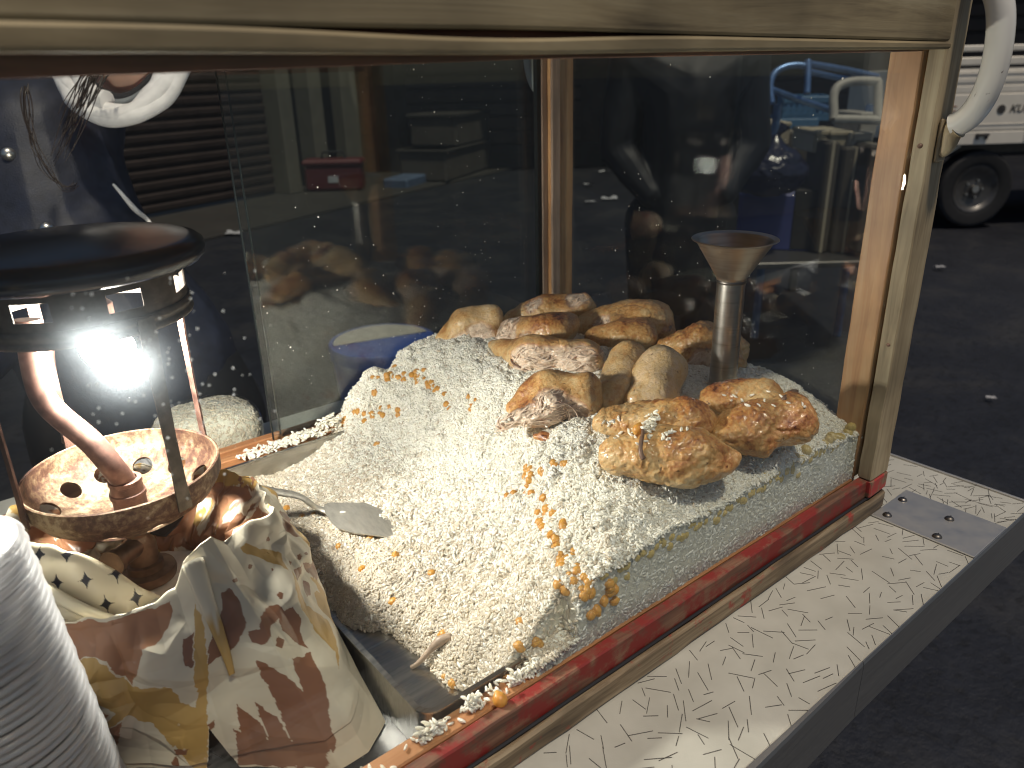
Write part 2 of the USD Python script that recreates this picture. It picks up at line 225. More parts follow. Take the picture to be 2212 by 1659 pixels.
mat('cup_clear', {'t': ('transparent_bsdf', {'color': (0.99, 0.99, 0.99)}), 'd': ('translucent_bsdf', {'color': (0.9, 0.9, 0.92)}), 'm': ('mix_closure', {'fac': 0.10})}, [('t.BSDF', 'm.closure1'), ('d.BSDF', 'm.closure2')], surface='m.closure')
mat('cup_plastic', {'t': ('transparent_bsdf', {'color': (0.98, 0.98, 0.98)}), 'g': ('glossy_bsdf', {'roughness': 0.12}), 'd': ('translucent_bsdf', {'color': (0.93, 0.92, 0.95)}), 'd2': ('diffuse_bsdf', {'color': (0.9, 0.9, 0.92)}), 'md': ('mix_closure', {'fac': 0.3}), 'm': ('mix_closure', {'fac': 0.42}), 'm2': ('mix_closure', {'fac': 0.14})},
    [('d.BSDF', 'md.closure1'), ('d2.BSDF', 'md.closure2'), ('md.closure', 'm.closure2'), ('t.BSDF', 'm.closure1'), ('m.closure', 'm2.closure1'), ('g.BSDF', 'm2.closure2')], surface='m2.closure')
plain('jacket', (0.012, 0.015, 0.030), 0.55, 0, 0.3, 60, 0.3, 400)
plain('white_cloth', (0.80, 0.78, 0.76), 0.8, 0, 0.1, 60, 0.4, 500); plain('grey_knit', (0.22, 0.24, 0.25), 0.85, 0, 0.15, 300, 0.6, 900); plain('black_knit', (0.015, 0.015, 0.018), 0.85)
plain('skin', (0.70, 0.41, 0.29), 0.45, 0, 0.08, 30, subsurface_weight=0.2, subsurface_scale=0.01); plain('hair', (0.03, 0.018, 0.012), 0.4); metal('snap_metal', (0.72, 0.70, 0.64), 0.3)
plain('coat', (0.004, 0.0045, 0.008), 0.6, 0, 0.3, 40); plain('trousers', (0.004, 0.0045, 0.007), 0.7)
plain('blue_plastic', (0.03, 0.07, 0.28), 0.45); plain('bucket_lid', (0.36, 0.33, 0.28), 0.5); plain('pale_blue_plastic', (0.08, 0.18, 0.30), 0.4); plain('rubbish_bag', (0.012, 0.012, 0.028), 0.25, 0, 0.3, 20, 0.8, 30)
plain('white_paint', (0.74, 0.69, 0.59), 0.45, 0, 0.06, 6); plain('cream_card', (0.36, 0.31, 0.22), 0.7); plain('red_plastic', (0.08, 0.010, 0.012), 0.4); plain('blue_metal', (0.13, 0.22, 0.40), 0.35, 0.7, 0.15)
plain('rubber', (0.012, 0.012, 0.013), 0.75, 0, 0.3, 40, 0.3); plain('hub_metal', (0.10, 0.095, 0.09), 0.4, 0.6); plain('dark_mark', (0.06, 0.055, 0.05), 0.6); plain('tarpaulin', (0.03, 0.06, 0.14), 0.5, 0, 0.3, 8, 0.4, 25); plain('blue_board', (0.05, 0.06, 0.20), 0.5, 0, 0.2, 6)
plain('litter_paper', (0.36, 0.36, 0.37), 0.7); plain('truck_glass', (0.02, 0.02, 0.025), 0.08); plain('cart_paint', (0.30, 0.05, 0.04), 0.4, 0, 0.2, 10)
mat('street', {'tc': ('texture_coordinate', {}), 'n': ('noise_texture', {'scale': 2.2, 'detail': 8.0, 'roughness': 0.66}), 'n2': ('noise_texture', {'scale': 26.0, 'detail': 6.0, 'roughness': 0.7}), 'v': ('noise_texture', {'scale': 34.0, 'detail': 1.0, 'distortion': 0.5}),
    'r': ('rgb_ramp', {'ramp': [(0.34, (0.005, 0.0065, 0.012)), (0.5, (0.011, 0.013, 0.020)), (0.66, (0.027, 0.027, 0.029))]}), 'r2': ('rgb_ramp', {'ramp': [(0.3, (0.62,) * 3), (0.6, (1, 1, 1))]}), 'rv': ('rgb_ramp', {'ramp': [(0.34, (0.5,) * 3), (0.44, (1, 1, 1))]}),
    'x': ('mix_color', {'blend_type': 'multiply', 'fac': 1.0}), 'x2': ('mix_color', {'blend_type': 'multiply', 'fac': 1.0}), 'b': ('bump', {'strength': 0.6, 'distance': 0.01}), 'p': ('principled_bsdf', {'roughness': 0.55})},
    [('tc.object', 'n.vector'), ('tc.object', 'n2.vector'), ('tc.object', 'v.vector'), ('n.fac', 'r.fac'), ('n2.fac', 'r2.fac'), ('v.fac', 'rv.fac'), ('r.color', 'x.a'), ('r2.color', 'x.b'), ('x.result', 'x2.a'), ('rv.color', 'x2.b'), ('x2.result', 'p.base_color'), ('n2.fac', 'b.height'), ('b.normal', 'p.normal')])
plain('pavement', (0.026, 0.023, 0.019), 0.75, 0, 0.25, 5, 0.4, 20); plain('render_wall', (0.060, 0.051, 0.040), 0.85, 0, 0.2, 3, 0.3, 12); plain('shutter_brown', (0.034, 0.023, 0.018), 0.5, 0.2, 0.25, 6); plain('door_frame_paint', (0.12, 0.108, 0.08), 0.6, 0, 0.1, 6); plain('dark_doorway', (0.03, 0.025, 0.022), 0.7)
plain('blue_kerb', (0.07, 0.10, 0.16), 0.6, 0, 0.2, 6)


# ------------------------------------------------------------------ the street and the shop front behind it
n = 90; gx, gy = np.meshgrid(np.linspace(-1, 1, n), np.linspace(-1, 1, n), indexing='ij')
gx, gy = np.sign(gx) * np.abs(gx) ** 2.2 * 120, np.sign(gy) * np.abs(gy) ** 2.2 * 120
gz = G + 0.03 * (fbm(np.stack([gx * 0.7, gy * 0.7, 0 * gx], -1), 3, 4) - 0.5) * np.exp(-(gx ** 2 + gy ** 2) / 900) - 0.012
obj('street', grid(np.stack([gx, gy, gz], -1)), 'street', smooth=True, kind='structure')
SL, SR = at(347, 477, 2, G)[:2], at(623, 423, 2, G)[:2]
fd = (SR - SL) / np.linalg.norm(SR - SL); fn = np.array([fd[1], -fd[0]])           # along the shop front; out of it, to the street
FX, FY = np.array([*fd, 0]), np.array([*-fn, 0])
def shop(u0, u1, d0, d1, z0, z1, bev=0): return orient(box(u0, u1, d0, d1, z0, z1, bev), (*SL, G), FX, FY)
obj('pavement', shop(-9, 14, -1.3, 6, -0.1, 0.02, 0.01), 'pavement', kind='structure')
sb = thing('shop_building', 'rendered shop building with brown roller shutter and pale door jambs behind the cart', 'building')
wlen = np.linalg.norm(SR - SL)
obj('wall', shop(-9, -2.6, 0.0, 0.4, 0.02, 4), 'render_wall', sb); obj('wall', shop(wlen + 2.35, 14, 0.0, 0.4, 0.02, 4), 'render_wall', sb)
obj('upper_wall', shop(-2.6, wlen + 2.35, 0.0, 0.4, 2.9, 4), 'render_wall', sb); obj('doorway', shop(wlen + 0.15, wlen + 2.35, 0.75, 0.8, 0.02, 2.9), 'dark_doorway', sb)
rsh = obj('roller_shutter', shop(-2.6, wlen, 0.22, 0.25, 0.05, 2.9), 'shutter_brown', sb)
for k in range(24):
    z = 0.06 + k * 0.118
    sl = orient(cat_([box(-2.58, wlen - 0.02, 0.165, 0.215, z, z + 0.085, 0.02)]), (*SL, G), FX, FY)
    obj('slat', sl, 'shutter_brown', rsh)
for a, b in ((0.02, 0.24), (0.62, 0.85), (1.3, 1.62)):
    obj('door_jamb', shop(wlen + a, wlen + b, -0.03 + 0.1 * a, 0.3, 0.02, 2.9, 0.01), 'door_frame_paint', sb)
obj('plinth', shop(wlen + 2.35, 14, -0.05, 0.0, 0.02, 0.4), 'pavement', sb)
rb = at(1300, 300, 2, G)
K0, K1 = at(880, 410, 2, G)[:2], at(1330, 265, 2, G)[:2]; kd = (K1 - K0) / np.linalg.norm(K1 - K0)
kb = thing('kerb', 'pale blue painted kerb running along the far side of the street', 'kerb')
KX = np.array([*kd, 0]); KL = np.linalg.norm(K1 - K0)
for k in range(9): obj('kerb_stone', orient(box(k * KL / 9 + 0.01, (k + 1) * KL / 9 - 0.01, 0, 0.35, -0.1, 0.13, 0.02), (*K0, G), KX), 'blue_kerb', kb)
p = at(960, 400, 2, G)
for k, (u, w, h, z, lab) in enumerate(((0.1, 2.2, 0.42, 0, 'long grey concrete block on the pavement, lower of the two'), (0.5, 1.5, 0.4, 0.422, 'shorter grey concrete block stacked on the long one'))):
    b_ = orient(box(u, u + w, 0, 0.7, z, z + h, 0.03), (*p[:2], G + 0.02), KX); t_ = thing('concrete_block', lab, 'block', loc=(*p[:2], G + z))
    obj('block_body', b_, 'render_wall', t_, loc=(*p[:2], G + z))
    obj('top_slab', orient(box(u - 0.03, u + w + 0.03, -0.03, 0.73, z + h - 0.02 if k else z + h - 0.035, z + h + 0.0 if k == 0 else z + h + 0.03, 0.01), (*p[:2], G + 0.02), KX), 'pavement', t_, loc=(*p[:2], G + z))
p = at(830, 330, 2, G + 0.2); 
aw = thing('market_awning', 'dark blue tarpaulin awning on posts across the street', 'awning', loc=(*p[:2], G))
q = np.array([*p[:2], G])
W_ = np.stack(np.meshgrid(np.linspace(0, 3.4, 16), np.linspace(0, 1.6, 8), indexing='ij'), -1); zz = 1.42 - 0.28 * W_[..., 1] * 0 + 0.5 * W_[..., 1] + 0.08 * noise(np.stack([W_[..., 0] * 2, W_[..., 1] * 2, 0 * W_[..., 0]], -1), 3) - 0.10 * np.sin(W_[..., 0] / 3.4 * np.pi)
obj('tarpaulin', grid(q + W_[..., :1] * KX + W_[..., 1:] * np.array([-kd[1], kd[0], 0]) + zz[..., None] * EZ), 'tarpaulin', aw, smooth=True, loc=q)
for u in (0.02, 3.38): obj('post', tube([q + u * KX + 0.03 * EZ, q + u * KX + 1.42 * EZ], 0.03, 8), 'hub_metal', aw, loc=q)

# ------------------------------------------------------------------ the food cart with its glass case
D = 0.5055; XG = -0.457
cart = thing('food_cart', 'wooden street food cart with a glass display case, cream laminate counter and white handles', 'food cart')
ct = obj('counter_top', box(-1.12, 0.1225, -0.1035, 0.66, -0.03, 0.0, 0.0015), 'laminate', cart)
def dashes(x0, x1, y0, y1, step, seed, hole=None):
    r = np.random.default_rng(seed); out = []
    for i in range(int((x1 - x0) / step)):
        for j in range(int((y1 - y0) / step)):
            c = np.array([x0 + (i + r.uniform(0.15, 0.85)) * step, y0 + (j + r.uniform(0.15, 0.85)) * step]); L = r.uniform(0.0042, 0.0100); a = r.choice([0.35, 0.75, 1.15, 1.9, 2.5, 2.9]) + r.normal(0, 0.16); d = np.array([math.cos(a), math.sin(a)])
            if r.random() < 0.22 or (hole and hole(c)): continue
            e0, e1 = np.clip(c - d * L, (x0, y0), (x1, y1)), np.clip(c + d * L, (x0, y0), (x1, y1))
            if np.linalg.norm(e1 - e0) < 0.003: continue
            nrm = np.array([-d[1], d[0]]) * 0.00025; q = np.array([e0 - nrm, e1 - nrm, e1 + nrm, e0 + nrm])
            V = np.vstack([np.c_[q, np.full(4, -0.0002)], np.c_[q, np.full(4, 0.00022)]])
            out.append(trimesh.Trimesh(V, [[4, 5, 6], [4, 6, 7], [0, 1, 5], [0, 5, 4], [1, 2, 6], [1, 6, 5], [2, 3, 7], [2, 7, 6], [3, 0, 4], [3, 4, 7]], process=False))
    return cat_(out)
pr = cat_([dashes(-0.80, 0.122, -0.103, -0.001, 0.0125, 1, lambda c: -0.028 < c[0] < 0.055), dashes(0.004, 0.122, 0.0, 0.62, 0.0125, 2, lambda c: False), dashes(0.057, 0.122, -0.103, 0.0, 0.0125, 4), ])
obj('printed_dashes', pr, 'print_ink', ct, kind='stuff')
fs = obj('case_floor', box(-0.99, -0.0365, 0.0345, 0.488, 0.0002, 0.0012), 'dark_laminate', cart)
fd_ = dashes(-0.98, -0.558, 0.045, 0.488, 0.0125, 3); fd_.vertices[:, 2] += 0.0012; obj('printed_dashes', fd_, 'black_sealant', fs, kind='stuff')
cp = obj('corner_plate', box(-0.0255, 0.052, -0.1032, -0.002, 0.0003, 0.0022, 0.0006), 'plate_metal', cart)
for x, y in ((0.027, -0.010), (-0.015, -0.014), (0.025, -0.059), (-0.017, -0.065)):
    s_ = lathe([(0, 0.0052), (0.0022, 0.0050), (0.0036, 0.0042), (0.0046, 0.0028), (0.0047, 0.0020)][::-1], 20, (x, y, 0)); s_.invert()
    slot = box(x - 0.003, x + 0.003, y - 0.0004, y + 0.0004, 0.0046, 0.0054)
    obj('screw', cat_([s_, slot]), 'screw_steel', cp, smooth=30)
# the front edge runs out of true a little, as on the cart
def trim(x0, x1):
    ya, yb = -0.1075 + 0.012 * (x0 + 0.38) / 0.5, -0.1075 + 0.012 * (x1 + 0.38) / 0.5
    pr_ = [(-0.002, 0.0012), (-0.002, 0.0026), (0.0, 0.0026)]
    V = []
    for x, y in ((x0, min(ya, -0.1045)), (x1, min(yb, -0.1045))): V += [(x, y, 0.0018), (x, -0.1036, 0.0018), (x, -0.1036, -0.058), (x, y, -0.058), (x, y - 0.0012, -0.056), (x, y - 0.0012, -0.001)]
    return trimesh.convex.convex_hull(np.array(V))
obj('edge_trim', trim(-1.12, -0.2375), 'aluminium', cart); obj('edge_trim', trim(-0.2367, 0.1275), 'aluminium', cart)
obj('edge_trim', box(0.1228, 0.1262, -0.1034, 0.66, -0.05, 0.0016, 0.0006), 'plate_metal', cart)
bd = obj('cart_body', box(-1.06, -0.16, 0.10, 0.6, -0.62, -0.0301), 'cart_paint', cart)
for x in (-0.95, -0.05):
    for y in (-0.06, 0.62):
        w_ = lathe([(0.0, -0.022), (0.12, -0.022), (0.17, -0.02), (0.19, -0.012), (0.19, 0.012), (0.17, 0.02), (0.12, 0.022), (0.0, 0.022)], 36); w_.apply_transform(trimesh.transformations.rotation_matrix(math.pi / 2, (1, 0, 0))); w_.apply_translation((x, y, G + 0.18))
        obj('wheel', w_, 'rubber', cart, smooth=30)
    obj('axle', tube([(x, -0.04, G + 0.18), (x, 0.6, G + 0.18)], 0.012, 8), 'hub_metal', cart)
    obj('leg', box(x - 0.02, x + 0.02, 0.02, 0.06, G + 0.17, -0.6199), 'hub_metal', cart)
def rough_box(x0, x1, y0, y1, z0, z1, seg=0.02, amp=0.0006, seed=0, bev=0.0012):
    """a sawn batten: slightly wavy, with its edges eased"""
    b = box(x0, x1, y0, y1, z0, z1, bev); m = manifold3d.Manifold(manifold3d.Mesh(np.asarray(b.vertices, np.float32), np.asarray(b.faces, np.uint32))).refine_to_length(seg).to_mesh()
    V = np.array(m.vert_properties[:, :3], float); V += amp * (np.stack([noise(V * 35 + 3 * i, seed + i) for i in range(3)], -1) - 0.5) * 2; return trimesh.Trimesh(V, m.tri_verts, process=False)
# bottom rails
obj('front_rail', rough_box(-1.0, 0.0, 0.0042, 0.0146, 0.0004, 0.043, seed=1, amp=0.0009), 'red_worn_wood', cart, smooth=25)
obj('rail_bead', rough_box(-1.0, 0.001, -0.0025, 0.0037, 0.0004, 0.0205, seed=2, amp=0.0008, bev=0.002), 'dirty_wood', cart, smooth=25)
obj('sealant', box(-1.0, -0.001, 0.0012, 0.0039, 0.0206, 0.0236, 0.001), 'black_sealant', cart)
obj('inner_rail', rough_box(-1.0, -0.0355, 0.0182, 0.034, 0.0004, 0.040, seed=3), 'orange_wood', cart, smooth=25)
obj('end_rail', rough_box(-0.018, -0.0005, 0.0473, 0.4745, 0.0004, 0.043, seed=4), 'red_worn_wood', cart, smooth=25); obj('inner_end_rail', rough_box(-0.041, -0.0265, 0.0473, 0.4745, 0.0004, 0.040, seed=5), 'orange_wood', cart, smooth=25)
obj('back_rail', rough_box(-1.0, -0.036, 0.4885, 0.5025, 0.0004, 0.0455, seed=6), 'orange_wood', cart, smooth=25); obj('outer_back_rail', rough_box(-1.0, -0.0005, 0.518, 0.532, 0.0004, 0.043, seed=7), 'orange_wood', cart, smooth=25)
# corner posts
pf = obj('corner_post', rough_box(-0.0345, 0.0003, -0.0002, 0.0145, 0.0436, 0.62, seed=8), 'weathered_wood_post', cart, smooth=25)
obj('post_foot', rough_box(-0.0348, 0.0009, -0.0008, 0.0057, 0.0247, 0.0434, seed=9), 'red_worn_wood_upright', pf, smooth=25)
obj('nail', trimesh.creation.icosphere(2, 0.0022).apply_translation((-0.0345, 0.008, 0.372)), 'dark_bone', pf); obj('nail', trimesh.creation.icosphere(2, 0.0018).apply_translation((-0.0345, 0.006, 0.19)), 'dark_bone', pf)
obj('post_liner', rough_box(-0.035, -0.0005, 0.0180, 0.0465, 0.0405, 0.62, seed=10), 'pale_wood_post', pf, smooth=25)
pb = obj('corner_post', rough_box(-0.034, 0.0, 0.479, 0.5145, 0.0005, 0.62, seed=11), 'pale_wood_post', cart, smooth=25)
obj('glazing_bead', rough_box(-0.0445, -0.0345, 0.492, 0.5015, 0.046, 0.62, seed=12), 'grey_brown_wood', pb, smooth=25)
obj('glazing_bead', rough_box(-0.0425, -0.0275, 0.4745, 0.4785, 0.041, 0.62, seed=13), 'grey_brown_wood', pb, smooth=25)
obj('glazing_strip', box(-0.0515, -0.0448, 0.4935, 0.5005, 0.046, 0.5), 'glass_edge', pb)
for y0 in (0.0, 0.48): obj('corner_post', rough_box(-1.0, -0.965, y0 + (0.019 if y0 == 0 else 0), y0 + 0.035 + (0.0 if y0 else 0.02), 0.044, 0.62, seed=14), 'weathered_wood_post', cart, smooth=25)
# header
def board(topc, botc, y0, y1, nx=60, x1=-0.036, x0=-1.05):
    xs = np.linspace(x0, x1, nx)
    def curve(c):
        if np.isscalar(c): return np.full(nx, c)
        P = np.array([at(u, v, 1, y0) for u, v in c]); return np.interp(xs, P[:, 0], P[:, 2], left=P[0, 2], right=P[-1, 2])
    zt, zb = curve(topc), curve(botc); zt = np.convolve(np.pad(zt, 3, 'edge'), np.ones(7) / 7, 'valid'); zb = np.convolve(np.pad(zb, 3, 'edge'), np.ones(7) / 7, 'valid'); b = 0.0016
    loop = [(y1, zt), (y0 + b, zt), (y0, zt - b), (y0, zb + b), (y0 + b, zb), (y1, zb), (y1, zt)]
    return grid(np.stack([np.stack([xs, np.full(nx, y), z], -1) for y, z in loop], 1)), (xs, zt, zb)
m_, _ = board(0.62, [(0, 40), (500, 52), (740, 60), (1050, 61), (1180, 63), (1400, 71), (2060, 89)], -0.002, 0.0108)
hd = obj('header_board', m_, 'weathered_wood', cart, smooth=35)
m_, _ = board([(0, 42), (500, 54), (740, 66), (900, 78), (1050, 85), (1180, 84), (1400, 75), (1700, 82), (2060, 90.5)], [(0, 112), (500, 113), (900, 116), (1180, 118), (1400, 112), (1700, 108), (2040, 106)], -0.0036, 0.0104)
obj('header_strip', m_, 'weathered_wood', cart, smooth=35)
obj('header_backing', box(-1.0, -0.036, 0.0112, 0.0148, 0.4535, 0.62), 'reddish_wood', cart)
xs = np.linspace(-1.0, -0.0355, 50); zb = np.interp(xs, [-1, -0.72, -0.45, -0.036], [0.437, 0.4405, 0.4455, 0.4478])
obj('top_rail', grid(np.stack([np.stack([xs, np.full(50, y), z + 0 * xs], -1) for y, z in ((0.040, zb + 0.05), (0.0182, zb + 0.05), (0.0182, zb), (0.040, zb), (0.040, zb + 0.05))], 1)), 'reddish_wood', cart, smooth=30)
obj('top_rail', box(-1.0, -0.0345, 0.477, 0.515, 0.50, 0.62), 'pale_wood_post', cart); obj('top_rail', box(-0.034, 0.0, 0.0467, 0.4789, 0.50, 0.62), 'pale_wood_post', cart)
obj('roof_panel', box(-1.03, 0.0, -0.02, 0.53, 0.6205, 0.64), 'weathered_wood', cart)
# panes
gf = obj('front_pane', box(-0.998, -0.0345, 0.0150, 0.0176, 0.0435, 0.4525), 'front_glass', cart)
ge = obj('end_pane', box(-0.0255, -0.0215, 0.047, 0.478, 0.001, 0.4995), 'end_glass', cart)
g1 = obj('back_pane', box(XG, -0.0455, 0.5032, 0.5062, 0.001, 0.4995), 'back_glass', cart)
g2 = obj('sliding_pane', box(XG + 0.012, -0.0455, 0.5105, 0.5135, 0.044, 0.4995), 'back_glass', cart)
obj('polished_edge', box(XG - 0.0014, XG - 0.0002, 0.5033, 0.5061, 0.046, 0.4994), 'glass_edge', g1); obj('polished_edge', box(XG + 0.0106, XG + 0.0118, 0.5106, 0.5134, 0.046, 0.4994), 'glass_edge', g2)
def specks(parent, n, plane, lo, hi, val, seed, rmax=0.0006):
    r = np.random.default_rng(seed); out = []
    for _ in range(n):
        a, z = r.uniform(lo[0], hi[0]), lo[1] + (hi[1] - lo[1]) * r.random() ** 1.3
        if noise(np.array([a * 14, z * 14, seed * 3.3]), 9) < 0.5: continue
        s = trimesh.creation.icosphere(0, r.uniform(0.00018, rmax) * (1 if r.random() < 0.9 else 1.6)); s.vertices *= (1, 0.3, 1) if plane == 'y' else (0.3, 1, 1)
        s.apply_translation((a, val, z) if plane == 'y' else (val, a, z)); out.append(s)
    obj('dust_specks', cat_(out), 'dust', parent, kind='stuff')
specks(g1, 260, 'y', (-0.45, 0.12), (-0.06, 0.49), 0.5030, 1, 0.0008); specks(g2, 60, 'y', (-0.44, 0.1), (-0.06, 0.49), 0.5103, 2); specks(ge, 220, 'x', (0.06, 0.12), (0.47, 0.49), -0.0257, 3, 0.0008); specks(gf, 90, 'y', (-0.78, 0.05), (-0.5, 0.32), 0.0178, 4, 0.0004)
r = np.random.default_rng(31); dr_ = []
for _ in range(130):
    u, v = r.normal(330, 130), r.normal(830, 130)
    if not (150 < u < 620 and 560 < v < 1080): continue
    p = at(u, v, 1, 0.0178); q = trimesh.creation.icosphere(2, r.uniform(0.00025, 0.00062)); q.vertices *= (1, 0.45, 1); q.apply_translation(p); dr_.append(q)
obj('grease_droplets', cat_(dr_), 'droplet', gf, smooth=True, kind='stuff')
# handles
def handle(pts, foot, y, s):
    h = obj('handle', tube(smoothline(pts, 36), 0.0104, 18), 'white_enamel', cart, smooth=60)
    obj('handle_bracket', cat_([box(foot[0] - 0.009, foot[0] + 0.009, y - s * 0.0005, y - s * 0.0035, foot[2] - 0.026, foot[2] + 0.010, 0.0012), tube(smoothline([(foot[0] - 0.001, y - s * 0.003, foot[2] - 0.018), (foot[0] - 0.001, y - s * 0.008, foot[2] - 0.010), (foot[0], y - s * 0.009, foot[2] - 0.001), (foot[0], y - s * 0.0125, foot[2] + 0.003)], 14), np.linspace(0.005, 0.0098, 14), 14)]), 'weathered_wood_post', h, smooth=40)
hp = [at(u, v, 0, -0.016) for u, v in ((2058, 272), (2092, 253), (2122, 214), (2147, 150), (2160, 80), (2160, 10), (2142, -40), (2098, -75))]
handle(hp, (-0.016, 0, hp[0][2] - 0.004), 0.0, 1.0)
hb = [np.array([-0.016, 2 * 0.2575 - q[1], q[2] + 0.03]) for q in hp]
handle(hb, (-0.016, 0, hb[0][2] - 0.004), 0.5145, -1.0)

# ------------------------------------------------------------------ the tray and the rice
def rbox(x0, x1, y0, y1, z0, z1, r):
    M = manifold3d.Manifold; return M.batch_hull([M.cylinder(z1 - z0, r, r, 24).translate((x, y, z0)) for x in (x0 + r, x1 - r) for y in (y0 + r, y1 - r)])
PX0, PX1, PY0, PY1, PZ = -0.552, -0.046, 0.0375, 0.470, 0.0445
tr = thing('steel_tray', 'shallow stainless steel tray under the rice on the floor of the glass case', 'tray')
obj('tray_pan', rbox(PX0, PX1, PY0, PY1, 0.0015, PZ - 0.0008, 0.012) - rbox(PX0 + 0.0012, PX1 - 0.0012, PY0 + 0.0012, PY1 - 0.0012, 0.0035, PZ + 0.01, 0.011), 'tray_steel', tr, smooth=25)
obj('tray_rim', rbox(PX0 - 0.003, PX1 + 0.003, PY0 - 0.0025, PY1 + 0.003, PZ - 0.0005, PZ + 0.0012, 0.014) - rbox(PX0 + 0.0012, PX1 - 0.0012, PY0 + 0.0012, PY1 - 0.0012, PZ - 0.01, PZ + 0.01, 0.011), 'tray_steel', tr, smooth=25)
SC = np.array([(-0.424, 0.03), (-0.412, 0.045), (-0.396, 0.064), (-0.362, 0.148), (-0.335, 0.194), (-0.305, 0.26), (-0.293, 0.332), (-0.293, 0.386), (-0.296, 0.445), (-0.306, 0.497)])    # the cut edge where the layer of chickpeas shows, z = 0.095
T_ = np.gradient(SC, axis=0); T_ /= np.linalg.norm(T_, axis=1)[:, None]; NL = np.c_[-T_[:, 1], T_[:, 0]]                # to the scooped-out side
cp_ = [(*p, 0.095) for p in SC]
for p, nl in zip(SC, NL):
    for o, z in ((-0.016, 0.112), (-0.045, 0.128), (-0.085, 0.131)):
        q = p + nl * o
        if q[0] < -0.06 and q[1] > 0.075: cp_.append((*q, z))
    for o, z in ((0.02, 0.078), (0.045, 0.060), (0.075, 0.043)):
        q = p + nl * o
        if q[1] > 0.08 and q[1] < 0.44: cp_.append((*q, z))
cp_ += [(-0.036, 0.03, 0.093), (-0.036, 0.072, 0.110), (-0.036, 0.106, 0.122), (-0.036, 0.141, 0.126), (-0.036, 0.3, 0.122), (-0.036, 0.48, 0.112), (-0.1, 0.2, 0.132), (-0.15, 0.12, 0.132), (-0.15, 0.3, 0.135), (-0.12, 0.07, 0.120),
        (-0.36, 0.03, 0.104), (-0.3, 0.03, 0.106), (-0.255, 0.03, 0.104), (-0.2, 0.03, 0.104), (-0.15, 0.03, 0.104), (-0.08, 0.03, 0.100), (-0.33, 0.06, 0.118), (-0.25, 0.06, 0.119), (-0.18, 0.06, 0.119), (-0.25, 0.1, 0.131),
        (-0.381, 0.49, 0.044), (-0.366, 0.49, 0.066), (-0.323, 0.49, 0.101), (-0.269, 0.49, 0.117), (-0.233, 0.49, 0.121), (-0.1, 0.49, 0.116), (-0.45, 0.49, 0.03), (-0.45, 0.462, 0.022), (-0.40, 0.462, 0.038)]
for u, v, z in ((1130, 1450, .050), (1180, 1400, .062), (1230, 1350, .074), (1080, 1440, .040), (1010, 1420, .026), (960, 1400, .017), (890, 1375, .012), (800, 1345, .010), (740, 1290, .010), (820, 1400, -.008), (900, 1470, -.006), (860, 1440, -.012), (1010, 1500, .002), (1060, 1480, .026),
                (700, 1200, .026), (780, 1110, .032), (650, 1120, .024), (620, 1060, .026), (720, 1030, .028), (560, 1050, .022), (760, 1010, .040), (900, 1250, .034), (850, 1180, .032), (1000, 1300, .040), (1050, 1200, .052), (760, 1260, .022)):
    cp_.append(tuple(at(u, v, 2, z)))
cp_ += [(-0.55, 0.06, -0.02), (-0.55, 0.10, -0.02), (-0.53, 0.05, -0.02), (-0.56, 0.3, 0.02), (-0.56, 0.42, 0.02)]
cp_ = np.array(cp_)
rbf = RBFInterpolator(cp_[:, :2], cp_[:, 2], kernel='thin_plate_spline', smoothing=2e-4 * 0 + 1e-5)
HX0, HX1, HY0, HY1 = -0.5505, -0.0290, 0.0194, 0.4965
hxs, hys = np.linspace(HX0, HX1, 300), np.linspace(HY0, HY1, 270)
hX, hY = np.meshgrid(hxs, hys, indexing='ij'); pts_ = np.stack([hX, hY], -1).reshape(-1, 2)
hZ = rbf(pts_).reshape(hX.shape); q3 = np.stack([hX, hY, 0 * hX], -1)
dcut = cKDTree(SC).query(pts_)[0].reshape(hX.shape)
hZ = hZ + 0.009 * (fbm(q3 * 38, 3, 5) - 0.5) + 0.009 * (fbm(q3 * 105, 2, 9) - 0.5) * (0.6 + 0.9 * np.exp(-(dcut / 0.05) ** 2))
hZ = np.minimum(hZ, 0.138)
hZ = np.where((hY < 0.036) & (hX < -0.43), np.minimum(hZ, 0.046 + 0.05 * (hX + 0.52)), hZ)     # nothing stands loose in front of the tray where it was scooped out
hZ = np.where((hY < 0.0375) & (hX < -0.468), 0.002, hZ); hZ = np.where((hY > 0.472) & (hX < -0.44), 0.002, hZ)
from scipy.interpolate import RegularGridInterpolator
H = RegularGridInterpolator((hxs, hys), hZ, bounds_error=False, fill_value=None)
def hz(x, y): return float(H([[np.clip(x, HX0, HX1), np.clip(y, HY0, HY1)]])[0])
heap = thing('rice_heap', 'heap of cooked white rice pressed against the front glass and scooped hollow on one side', 'rice', kind='stuff')
core = grid(np.stack([hX, hY, hZ - 0.0014], -1))
wall_f = grid(np.stack([np.stack([hxs, np.full(300, HY0 + 0.0006), z], -1) for z in (np.maximum(hZ[:, 0] - 0.0022, 0.001), np.full(300, 0.001))], 1))
wall_r = grid(np.stack([np.stack([np.full(270, HX1 - 0.0015), hys, z], -1) for z in (hZ[-1] - 0.0022, np.full(270, 0.001))], 1))
wall_b = grid(np.stack([np.stack([hxs, np.full(300, HY1), z], -1) for z in (np.maximum(hZ[:, -1] - 0.0022, 0.001), np.full(300, 0.001))], 1))
obj('packed_rice', cat_([core, wall_f, wall_r, wall_b]), 'rice_core', heap)
def grain():
    t = np.linspace(0, 1, 6); x = (t - 0.5) * 0.0051; r = 0.00108 * np.array([0.35, 0.85, 1.0, 1.0, 0.82, 0.35])
    return tube(np.c_[x, 0.00035 * (2 * t - 1) ** 2, 0 * x], r, 6)
